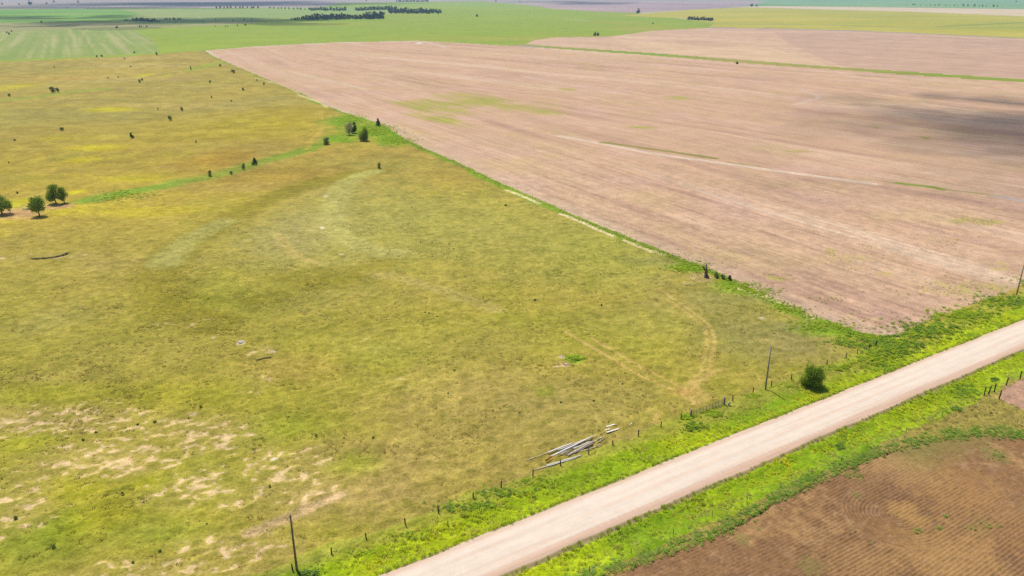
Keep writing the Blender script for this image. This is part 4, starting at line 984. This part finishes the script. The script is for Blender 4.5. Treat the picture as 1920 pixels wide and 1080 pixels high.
# little cut banks where the turf has broken away, raw soil facing the road
M_BANK = plain_mat('raw_bank_soil', S(188, 150, 120), S(224, 190, 158), 2.0, (1, 1, 1), .95, .6)
M_BANKTURF = plain_mat('bank_turf', S(172, 156, 70), S(192, 172, 84), 1.5, (1, 1, 1), .95, .5)
def bank(pts, h, label):
    base = atv(*pts[0]); P_ = [atv(*p_) - base for p_ in smooth_line(pts, 8)]
    e = thing('eroded_bank', base, label, 'bank')
    q = random.Random(len(pts)); fv, ff_, tv, tf = [], [], [], []
    for i, p_ in enumerate(P_):
        t = P_[min(i + 1, len(P_) - 1)] - P_[max(i - 1, 0)]; nrm = Vector((t.y, -t.x, 0)).normalized()
        if nrm.y > 0: nrm = -nrm
        hh = h * (.15 + .85 * math.sin(math.pi * i / (len(P_) - 1)) ** .6) * q.uniform(.7, 1.15); o_ = q.uniform(-.18, .18)
        fv += [p_ + nrm * (.42 + o_) + Vector((0, 0, -.15)), p_ + nrm * (.22 + o_) + Vector((0, 0, hh * .5)), p_ + nrm * (.24 + o_) + Vector((0, 0, hh))]
        tv += [p_ + nrm * (.30 + o_) + Vector((0, 0, hh - .02)), p_ + nrm * (.26 + o_) + Vector((0, 0, hh + .06)), p_ - nrm * .9 + Vector((0, 0, hh * .6)), p_ - nrm * 3.0 + Vector((0, 0, -.15))]
        if i:
            a = 3 * (i - 1); ff_ += [(a, a + 3, a + 4, a + 1), (a + 1, a + 4, a + 5, a + 2)]
            a = 4 * (i - 1); tf += [(a, a + 4, a + 5, a + 1), (a + 1, a + 5, a + 6, a + 2), (a + 2, a + 6, a + 7, a + 3)]
    o = link('soil_face', py_mesh('soil_face', [([tuple(v) for v in fv], ff_)], False), M_BANK, e); o['label'] = 'raw dark soil face'
    link('turf_lip', py_mesh('turf_lip', [([tuple(v) for v in tv], tf)]), M_BANKTURF, e)
bank([(58, 484), (75, 484), (95, 482.5), (112, 479), (127, 473)], .2, 'long curved eroded bank with a dark soil face at the left of the pasture')
bank([(481, 674.5), (490, 672.5), (500, 670.5), (508, 669)], .17, 'short eroded bank with a dark soil face below the white stone')
# ------------------------------------------------------------------ poles, fences, gate
M_POLE = plain_mat('weathered_pole', S(128, 108, 92), S(164, 144, 126), 4, (1, 1, .15), .9, .4)
M_POLE2 = plain_mat('grey_pole', S(150, 142, 140), S(186, 178, 174), 4, (1, 1, .15), .9, .4)
M_POST = plain_mat('dark_post', S(64, 56, 50), S(96, 84, 74), 9, (1, 1, .3), .95, .4)
M_POSTG = plain_mat('grey_corner_post', S(120, 122, 124), S(160, 160, 158), 9, (1, 1, .3), .95, .4)
M_STEEL = plain_mat('green_steel_post', S(58, 72, 58), S(84, 96, 78), 9, (1, 1, 1), .7, .2)
M_WIRE = plain_mat('galvanised_wire', S(130, 132, 130), S(160, 162, 160), 9, (1, 1, 1), .5, .0)
M_MESH = plain_mat('grey_green_wire_panel', S(96, 116, 104), S(128, 146, 132), 9, (1, 1, 1), .6, .0)
M_ROCK = plain_mat('pale_stone', S(196, 184, 178), S(232, 222, 214), 3, (1, 1, 1), .9, .6)

def pole_h(px, pyb, pyt):
    x, y = at(px, pyb); z0 = float(hz(x, y)); fwd = float(y)
    v = pyt - 540
    dn = v * math.cos(PITCH) + F_PX * math.sin(PITCH); fw = F_PX * math.cos(PITCH) - v * math.sin(PITCH)
    return CAM_H - fwd * dn / fw - z0
def utility_pole(px, pb, pt, label, mat):
    p = atv(px, pb); h = pole_h(px, pb, pt)
    e = thing('utility_pole', p, label, 'pole', 'bare poles along the road')
    link('shaft', py_mesh('shaft', [tube([(0, 0, -.3), (0, 0, h * .5), (0, 0, h)], [.165, .14, .115], 10)]), mat, e)
    link('top_pin', py_mesh('top_pin', [tube([(0, 0, h - .02), (0, 0, h + .16)], [.03, .03], 6)]), M_STEEL, e)
    return e
utility_pole(557, 1071, 966, 'brown bare pole nearest the camera, left of the road', M_POLE)
utility_pole(1435, 731, 651, 'grey bare pole between the gate and the large bush', M_POLE2)
utility_pole(1906, 553, 488, 'bare pole at the right edge, by the stubble field corner', M_POLE2)

def post_mesh(name, h, r, sides=8, seed=0):
    q = random.Random(seed)
    return py_mesh(name, [tube([(0, 0, -.35), (q.uniform(-.01, .01), 0, h * .5), (q.uniform(-.03, .03), q.uniform(-.02, .02), h * .97), (q.uniform(-.03, .03), 0, h)], [r * 1.05, r, r * .95, r * .7], sides)])
POSTS = [post_mesh('post', 1.18, .095, 8, i) for i in range(4)]
TPOST = py_mesh('post', [tube([(0, 0, -.4), (0, 0, 1.1)], [.045, .045], 5)])
def fence(name, pts, label, meshes, mats, heights=(.3, .6, .9, 1.08), jit=.06, wires=True, wr=.006, big=()):
    base = atv(*pts[0])
    e = thing(name, base, label, 'fence')
    loc = [atv(*p_) for p_ in pts]
    for i, v in enumerate(loc):
        o = link('post', meshes[i % len(meshes)], mats, e); o.location = v - base
        o.rotation_euler = (random.uniform(-jit, jit), random.uniform(-jit, jit), random.uniform(0, 6))
        if i in big: o.scale = (1.5, 1.5, 1.12)
    if wires:
        for h in heights:
            path = [v - base + Vector((0, 0, h)) for v in loc]
            link('wire', py_mesh('wire', [tube(path, [wr] * len(path), 4)]), M_WIRE, e)
    return e
for m_ in POSTS: m_.materials.append(M_POST)
TPOST.materials.append(M_STEEL)
LF = [(400, 1130), (475, 1100), (549, 1071), (622, 1040), (687, 1012), (760, 984), (822, 960), (887, 935), (940, 914), (999, 892), (1051, 873), (1104, 852), (1149, 837), (1197, 817), (1239, 802), (1277, 786)]
fence('wire_fence', LF, 'wire fence of dark posts from the near pole past the log pile to the gate', POSTS, None)
LF2 = [(1374, 751), (1412, 737), (1446, 725), (1484, 711), (1515, 699), (1550, 684), (1586, 671), (1607, 664), (1630, 653), (1642, 649)]
fence('wire_fence', LF2, 'wire fence of dark posts from the gate past the large bush to the corner', POSTS, None, big=(9,))
bl = smooth_line([(1626, 641), (1530, 598), (1470, 571), (1400, 541), (1330, 509), (1260, 481), (1180, 448), (1100, 415), (950, 350), (850, 303), (765, 266), (722, 240)], 3)
fence('wire_fence', bl, 'thin steel-post fence along the edge of the stubble field', [TPOST], None, wires=True, heights=(.5, 1.0), wr=.004)
RF = [(1105, 1074), (1183, 1041), (1262, 1004), (1335, 970), (1400, 942), (1462, 915), (1522, 889), (1577, 865), (1625, 840), (1698, 812), (1766, 781)]
fence('wire_fence', RF, 'thin steel-post fence between the right verge and the ploughed field', [TPOST], None, heights=(.5, 1.0), wr=.004)
HP = [post_mesh('post', 1.9, .11, 8, 9 + i) for i in range(3)]
for m_ in HP: m_.materials.append(M_POST)
CF = [(1845, 742), (1853, 740), (1864, 735), (1886, 724), (1912, 711), (1940, 699), (1975, 684)]
fence('corral_fence', CF, 'row of tall dark posts round the bare dirt lot at the right edge', HP, None, jit=.09, heights=(.5, 1.0, 1.5), wr=.006)
e = tag(link('fence_post', HP[0]), 'single leaning dark post on the near corner of the dirt lot', 'post'); e.location = atv(1873, 749); e.rotation_euler = (.04, .12, 1)
e = tag(link('marker_post', post_mesh('marker_post', .75, .08, 7, 33), M_POST), 'short dark post standing alone in the verge grass', 'post'); e.location = atv(840, 985)

# wire gate between the two grey posts
g0, g1 = atv(1295, 781), atv(1358, 758)
e = thing('wire_gate', g0, 'sagging grey-green wire gate between two grey posts', 'gate')
dv = g1 - g0
def gp(s, z): return dv * s + Vector((0, 0, z))
def sag(s): return -.10 * math.sin(math.pi * s)
for z in (.12, .32, .52, .74, .96, 1.16):
    link('wire', py_mesh('wire', [tube([gp(s, z + sag(s) * (z > .3)) for s in np.linspace(.02, .98, 9)], [.02] * 9, 5)]), M_MESH, e)
for s in np.linspace(.08, .92, 10):
    link('stay', py_mesh('stay', [tube([gp(s, .03), gp(s + random.uniform(-.01, .01), .62), gp(s, 1.2 + sag(s))], [.036, .034, .034], 6)]), M_MESH if random.random() < .6 else M_POST, e)
for s_p, lean in ((0, .03), (1, -.05)):
    o = link('gate_post', post_mesh('gate_post', 1.45, .17, 9, 60 + s_p), M_POSTG, e); o.location = gp(s_p, 0); o.rotation_euler = (lean, .02, s_p)
    c = link('post_cap', py_mesh('post_cap', [tube([(0, 0, 1.44), (0, 0, 1.50)], [.15, .13], 9)]), M_ROCK, o)
def stone(name, seed, sc3):
    q = np.random.default_rng(seed); v = []; f = []
    nu, nv = 10, 7
    for j in range(1, nv):
        th = math.pi * j / nv
        for i in range(nu):
            a = 2 * math.pi * i / nu; r = 1 + q.uniform(-.16, .16)
            v.append((r * math.sin(th) * math.cos(a) * sc3[0], r * math.sin(th) * math.sin(a) * sc3[1], (math.cos(th) * r) * sc3[2]))
    for j in range(nv - 2):
        for i in range(nu): f.append((j * nu + i, j * nu + (i + 1) % nu, (j + 1) * nu + (i + 1) % nu, (j + 1) * nu + i))
    t0, b0 = len(v), len(v) + 1; v += [(0, 0, sc3[2]), (0, 0, -sc3[2])]
    for i in range(nu): f.append((t0, (i + 1) % nu, i, i)); f.append((b0, (nv - 2) * nu + i, (nv - 2) * nu + (i + 1) % nu, (nv - 2) * nu + (i + 1) % nu))
    return py_mesh(name, [(v, [tuple(q_[::-1]) if False else q_ for q_ in f])])
e = tag(link('pale_stone', stone('pale_stone', 3, (.24, .2, .40)), M_ROCK), 'small upright pale object beside the gate post', 'stone'); e.location = atv(1367, 759) + Vector((0, 0, .3)); e.rotation_euler = (.1, .35, .4)  # unidentified pale object, given a stone's shape
for i, (px, py, s) in enumerate([(452, 642, .5), (1052, 669, .35), (1062, 683, .4)]):
    lb = ['flat white stone lying alone in the left middle of the pasture', 'pale stone left of the green weed clump', 'pale stone in front of the green weed clump'][i]
    e = tag(link('pale_stone', stone('pale_stone', 5 + i, (s * 1.3, s, s * .35)), M_ROCK), lb, 'stone'); e.location = atv(px, py) + Vector((0, 0, .05))

# ------------------------------------------------------------------ the heap of old poles beside the fence
WOODS = [plain_mat(n_, a_, b_, 3.0, (1, 1, .2), .9, .5) for n_, a_, b_ in [
    ('old_wood_pale', (.66, .58, .48), (.84, .77, .67)), ('old_wood_grey', (.50, .44, .38), (.70, .62, .54)), ('old_wood_dark', (.27, .22, .19), (.40, .34, .30)), ('old_wood_tan', (.62, .50, .32), (.78, .66, .47)), ('old_wood_white', (.76, .70, .60), (.87, .82, .74))]]
M_RUST = plain_mat('rusty_end', S(170, 100, 30), S(206, 136, 50), 4)
def zp(zx, zy): return 960 + zx / 7.385, 780 + zy / 7.385
LOGS = [  # ends in a picture detail, radius, rest height at each end, wood, label
    (200, 620, 830, 388, .075, .10, .10, 3, 'longest thin tan pole sticking out left of the log heap', 'pole'),
    (495, 517, 835, 385, .17, .18, .18, 4, 'thick pale log at the back left of the heap', 'log'),
    (640, 482, 1015, 345, .14, .16, .40, 1, 'grey log slanting at the back of the heap', 'log'),
    (700, 478, 1080, 350, .13, .22, .40, 2, 'dark grey log under the middle of the heap', 'log'),
    (545, 588, 1100, 325, .17, .45, .75, 4, 'long pale log on top with a rust-coloured end', 'log'),
    (1030, 352, 1175, 280, .11, .5, .3, 3, 'short tan pole poking out of the far end of the heap', 'pole'),
    (670, 542, 905, 420, .15, .18, .40, 0, 'pale log in the front left of the heap', 'log'),
    (735, 548, 965, 448, .12, .15, .20, 2, 'dark log low in the front middle of the heap', 'log'),
    (775, 556, 1115, 385, .15, .20, .55, 1, 'grey log crossing the front right of the heap', 'log'),
    (850, 480, 1090, 388, .15, .5, .62, 0, 'pale log resting high on the right of the heap', 'log'),
    (870, 520, 1120, 402, .12, .18, .40, 2, 'dark brownish log at the front right of the heap', 'log'),
    (960, 498, 1165, 425, .09, .12, .12, 3, 'thin tan pole lying along the front right edge', 'pole'),
    (1110, 382, 1250, 300, .14, .2, .2, 1, 'grey log end pointing at the small boards', 'log'),
    (1180, 385, 1292, 310, .09, .12, .12, 2, 'thin dark pole right of the grey log end', 'pole'),
    (1160, 432, 1242, 408, .13, .15, .15, 2, 'short dark stump piece right of the heap', 'log'),
    (480, 692, 955, 552, .13, .14, .14, 4, 'pale pole lying apart in front of the heap, farther of two', 'pole'),
    (410, 726, 880, 588, .10, .11, .11, 0, 'pole lying apart in front of the heap, nearer of two', 'pole'),
    (305, 748, 470, 700, .06, .07, .07, 3, 'thin tan stick low by the fence left of the heap', 'pole'),
    (1305, 152, 1428, 117, .10, .11, .11, 4, 'pale board farthest back, right of the log heap', 'board'),
    (1290, 196, 1358, 182, .09, .10, .10, 4, 'shortest pale board right of the log heap', 'board'),
    (1310, 232, 1478, 180, .13, .14, .14, 0, 'thickest pale board right of the log heap', 'board'),
    (1630, 130, 1715, 45, .09, .10, .14, 4, 'bleached limb lying alone near the fence, right of the boards', 'branch')]
for zx0, zy0, zx1, zy1, r, h0, h1, wm, lb, ct in LOGS:
    r *= .8; h0 *= .8; h1 *= .75
    a = atv(*zp(zx0, zy0)) ; b = atv(*zp(zx1, zy1))
    mid = (a + b) / 2
    p0 = a - mid + Vector((0, 0, h0)); p1 = b - mid + Vector((0, 0, h1))
    e = thing({'log': 'log', 'pole': 'old_pole', 'board': 'board', 'branch': 'bleached_limb'}[ct], mid, lb, ct, 'old poles heaped by the fence')
    q = random.Random(zx0)
    path = [p0.lerp(p1, i / 6) + Vector((q.uniform(-.03, .03), q.uniform(-.03, .03), q.uniform(-.01, .01))) for i in range(7)]
    rad = [r * (1.12 - .22 * i / 6) * q.uniform(.95, 1.05) for i in range(7)]
    if ct == 'board':
        dvv = (p1 - p0).normalized(); sd_ = dvv.cross(Vector((0, 0, 1))).normalized() * r * 1.5; up = Vector((0, 0, .035))
        vv = [p0 - sd_ - up, p0 + sd_ - up, p1 + sd_ - up, p1 - sd_ - up, p0 - sd_ + up, p0 + sd_ + up, p1 + sd_ + up, p1 - sd_ + up]
        vv = [v_ - Vector((0, 0, r * .3)) for v_ in vv]
        me = py_mesh('plank', [([tuple(v_) for v_ in vv], [(3, 2, 1, 0), (4, 5, 6, 7), (0, 1, 5, 4), (1, 2, 6, 5), (2, 3, 7, 6), (3, 0, 4, 7)])], False)
        link('plank', me, WOODS[wm], e)
    else:
        link('shaft', py_mesh('shaft', [tube(path, rad, 10)]), WOODS[wm], e)
        dvv = (p1 - p0).normalized()
        link('cut_end', py_mesh('cut_end', [tube([p0 - dvv * .03, p0 + dvv * .01], [rad[0] * .80, rad[0] * .86], 9)]), WOODS[3] if zx0 != 545 else M_RUST, e)
        if zx0 == 545:
            pe = atv(*zp(468, 632)) - mid + Vector((0, 0, .2))
            o = link('rusty_end', py_mesh('rusty_end', [tube([pe, p0 + dvv * .02], [.15, rad[0] * 1.04], 10)]), M_RUST, e); o['label'] = 'rust-coloured splintered end'
        if ct == 'branch':
            link('twig', py_mesh('twig', [tube([p1 - dvv * .3, p1 + Vector((.25, -.5, .2))], [.05, .02], 5)]), WOODS[wm], e)

# ------------------------------------------------------------------ far trees and shelterbelts
FAR = [crown_mesh('far_tree', 1, .72, 800 + i, 420, .04, .085, 12, False) for i in range(3)] + [crown_mesh('far_tree', 1, .5, 820 + i, 420, .02, .075, 14, True) for i in range(2)]
for m_ in FAR: m_.materials.append(M_FARLEAF)
def far_tree(px, py, hpx, label, group, kind=None, wide=1.0, name='shelterbelt_tree', cat='tree'):
    p = atv(px, py); h = hpx * mpp(py)
    o = link(name, FAR[random.randrange(5) if kind is None else kind])
    o.location = p - Vector((0, 0, h * .02)); s = h * random.uniform(.9, 1.15) * wide
    o.scale = (s, s, h); o.rotation_euler = (0, 0, random.uniform(0, 6.28))
    return tag(o, label, cat, group)
def belt(x0, y0, x1, y1, n, prof, depth, label, group, kind=None, wide=1.1):
    """trees in two or three close rows from one end of the belt to the other"""
    for i in range(n):
        t = (i + random.uniform(-.3, .3)) / max(n - 1, 1); t = min(max(t, 0), 1)
        far_tree(x0 + (x1 - x0) * t, y0 + (y1 - y0) * t - random.uniform(0, depth), prof(t) * random.uniform(.8, 1.12), (['left third, ', 'middle, ', 'right third, '][min(2, int(t * 3))] if n > 18 else '') + label, group, kind if kind is None else random.choice(kind), wide)
belt(546, 38.2, 718, 36.0, 64, lambda t: 3.0 + 7.5 * min(1, t * 4) + 2.2 * (t > .8) - 2.0 * (.62 < t < .8), 1.6, 'dark tree in the nearest long shelterbelt across the green field', 'nearest long shelterbelt')
belt(730, 25.5, 826, 26.2, 46, lambda t: 8.5 - 3 * max(0, t - .6) * 2, 3.2, 'dark tree in the broad grove behind the shelterbelt, right end', 'broad grove behind the shelterbelt', (0, 1, 2))
belt(668, 20.5, 742, 18.5, 26, lambda t: 6 + 1 * t, 1.0, 'dark tree in the thin belt left of the broad grove', 'thin belt left of the broad grove', (0, 1, 2))
belt(580, 19.8, 648, 21.0, 24, lambda t: 5.0 + 1.5 * t, 1.4, 'dark tree in the hazy broken belt above the long shelterbelt', 'hazy broken belt', (0, 1, 2))
belt(505, 16.6, 572, 18.5, 10, lambda t: 3.5, 1.0, 'hazy tree in the sparse row left of the broken belt', 'sparse row left of the broken belt', (0, 1, 2))
belt(406, 15.8, 484, 16.2, 12, lambda t: 4.2, .8, 'hazy tree in the far row below the dark soil band', 'far row below the dark soil', (0, 1, 2))
belt(744, 3.6, 803, 3.6, 22, lambda t: 3.6, .3, 'bluish tree in the belt at the very top of the picture', 'belt at the very top', (0, 1, 2), 1.3)
belt(233, 39.5, 300, 42.0, 22, lambda t: 3.2 + 3 * (.2 < t < .9), 1.6, 'dark tree in the loose grove on the shaded far meadow', 'loose grove on the shaded meadow', (0, 1, 2))
belt(308, 38, 340, 37.5, 7, lambda t: 3.8, 1.0, 'dark tree in the small grove right of the loose grove', 'small grove on the shaded meadow', (0, 1, 2))
belt(1290, 37.5, 1336, 40, 20, lambda t: 5.8, 1.4, 'dark tree in the small dense grove on the yellow meadow', 'small dense grove on the yellow meadow', (0, 1, 2))
belt(1700, 10, 1870, 13.6, 20, lambda t: random.uniform(1.6, 4.6), .8, 'bluish tree in the straggling row above the tan strip', 'straggling row above the tan strip', (0, 1, 2))
for px, py, h, lb in [(1196, 25, 8.5, 'single round bluish tree on the lilac fallow field'), (1224, 45, 3.2, 'small low tree in the grass left of the dense grove'), (895, 31.5, 5, 'lone dark tree in the far green field right of the broad grove'),
                      (219, 53, 4.5, 'small dark tree at the top of the striped hayfield'), (1382, 120, 5, 'tiny bush in the grass waterway between the stubble fields'), (1409, 12.5, 6, 'thin bluish tree left of the tan strip'), (1419, 12.5, 4, 'small bluish tree right beside the thin one, left of the tan strip'),
                      (57, 9.5, 8, 'hazy bluish tree in the top left corner')]:
    far_tree(px, py, h, lb, None, 0, 1.3, 'lone_tree')
for px, py, h, lb in [(1115, 67, 7, 'left one of two dark trees at the edge of the far stubble field'), (1121, 67, 6.5, 'right one of two dark trees at the edge of the far stubble field')]:
    far_tree(px, py, h, lb, None, 0, 1.2, 'field_edge_tree')
for px, py, h in [(262, 51.5, 3.5), (266, 51, 3), (275, 51, 3.5), (404, 50, 2.2), (423, 50, 2.4), (427, 50, 2.2), (445, 49, 3), (460, 48, 4), (78, 43, 4), (17, 65, 4), (13, 62, 3), (22, 60, 3), (382, 41.5, 2.5), (330, 43.5, 2.6), (404, 37, 2.4), (437, 39.5, 2.6), (458, 38, 3), (472, 37, 2.6), (36, 9, 3), (88, 8, 4), (101, 5, 4), (147, 5, 4), (165, 16.5, 2), (4, 9, 4), (126, 16, 2), (687, 2, 3), (930, 3, 3), (975, 4, 2.4), (1905, 4, 3)]:
    far_tree(px, py, h, 'tiny dark tree dotted about the far left meadows' if px < 500 else 'tiny hazy tree close to the horizon', 'tiny trees on the far meadows' if px < 500 else 'tiny trees near the horizon', random.randrange(3), 1.2, 'distant_tree')

# ------------------------------------------------------------------ clouds high overhead (out of the picture) that shade patches of the land
def cloud_mat(name, thick):
    m, nt, b = new_mat(name)
    b.inputs['Base Color'].default_value = (.9, .9, .92, 1)
    tr = nt.nodes.new('ShaderNodeBsdfTransparent'); mx = nt.nodes.new('ShaderNodeMixShader'); mx.inputs[0].default_value = thick
    nt.links.new(tr.outputs[0], mx.inputs[1]); nt.links.new(b.outputs[0], mx.inputs[2]); nt.links.new(mx.outputs[0], nt.nodes['Material Output'].inputs['Surface'])
    return m
M_CLOUD = cloud_mat('thin_cloud_vapour', .055); M_CLOUD2 = cloud_mat('thick_cloud_vapour', .2)
def cloud(px, py, rx_, ry_, n, alt, seed, ang=0.0, size=(.12, .3)):
    q = np.random.default_rng(seed); x0, y0 = at(px, py)
    k = (alt) / sund.z; base = Vector((float(x0), float(y0), 0)) + sund * k
    parts = []
    ico_v, ico_f = [], []
    nu, nv = 9, 6
    for j in range(nv + 1):
        for i in range(nu):
            th = math.pi * j / nv; a = 2 * math.pi * i / nu; ico_v.append((math.sin(th) * math.cos(a), math.sin(th) * math.sin(a), math.cos(th)))
    for j in range(nv):
        for i in range(nu): ico_f.append((j * nu + i, (j + 1) * nu + i, (j + 1) * nu + (i + 1) % nu, j * nu + (i + 1) % nu))
    iv = np.array(ico_v); vs_, fs_ = [], []
    for i in range(n):
        u_, v_ = q.normal(0, .42), q.normal(0, .42); s = q.uniform(*size) * min(rx_, ry_)
        cx = rx_ * u_ * math.cos(ang) - ry_ * v_ * math.sin(ang); cy = rx_ * u_ * math.sin(ang) + ry_ * v_ * math.cos(ang)
        fs_.append(np.array(ico_f) + i * len(iv))
        vs_.append(iv * np.array([s * q.uniform(.9, 1.6), s * q.uniform(.9, 1.4), s * .7]) + np.array([cx, cy, q.uniform(-.1, .5) * s * 2]))
    o = link('cloud', mesh_from('cloud', np.concatenate(vs_), np.concatenate(fs_), None, True), M_CLOUD if alt < 1000 else M_CLOUD2)
    o.location = base; o['kind'] = 'structure'
    return o
cloud(2000, 250, 140, 190, 150, 900, 1, -.2, (.10, .24))
cloud(1850, 188, 95, 16, 30, 900, 2, -.72, (.4, .9))
cloud(1760, 207, 70, 12, 14, 900, 8, -.72, (.4, .8))
cloud(345, 39, 330, 330, 60, 1500, 3, .3)
cloud(60, 33, 420, 260, 34, 1500, 6, .3)
cloud(120, 48, 260, 110, 26, 1500, 7, .2)
cloud(400, 6.5, 1100, 1300, 80, 2200, 4, .1)
cloud(1095, 5, 500, 1100, 50, 2200, 5, .1)

# ------------------------------------------------------------------ hazy summer air
HB = 27000.0
hv = np.array([(sx_ * HB, sy_ * HB, z) for z in (-6.2, CAM_H + 10) for sx_, sy_ in ((-1, -1), (1, -1), (1, 1), (-1, 1))])
hf = np.array([(3, 2, 1, 0), (4, 5, 6, 7), (0, 1, 5, 4), (1, 2, 6, 5), (2, 3, 7, 6), (3, 0, 4, 7)])
hm = bpy.data.materials.new('haze_air'); hm.use_nodes = True; nt = hm.node_tree; nt.nodes.clear()
out = nt.nodes.new('ShaderNodeOutputMaterial'); pv = nt.nodes.new('ShaderNodeVolumePrincipled')
pv.inputs['Color'].default_value = (.46, .69, 1.0, 1); pv.inputs['Density'].default_value = 6.5e-5; pv.inputs['Anisotropy'].default_value = 0.2
nt.links.new(pv.outputs[0], out.inputs['Volume'])
o = link('haze', mesh_from('haze', hv, hf), hm); o['kind'] = 'stuff'; o['label'] = 'thin bluish summer haze over the far fields'
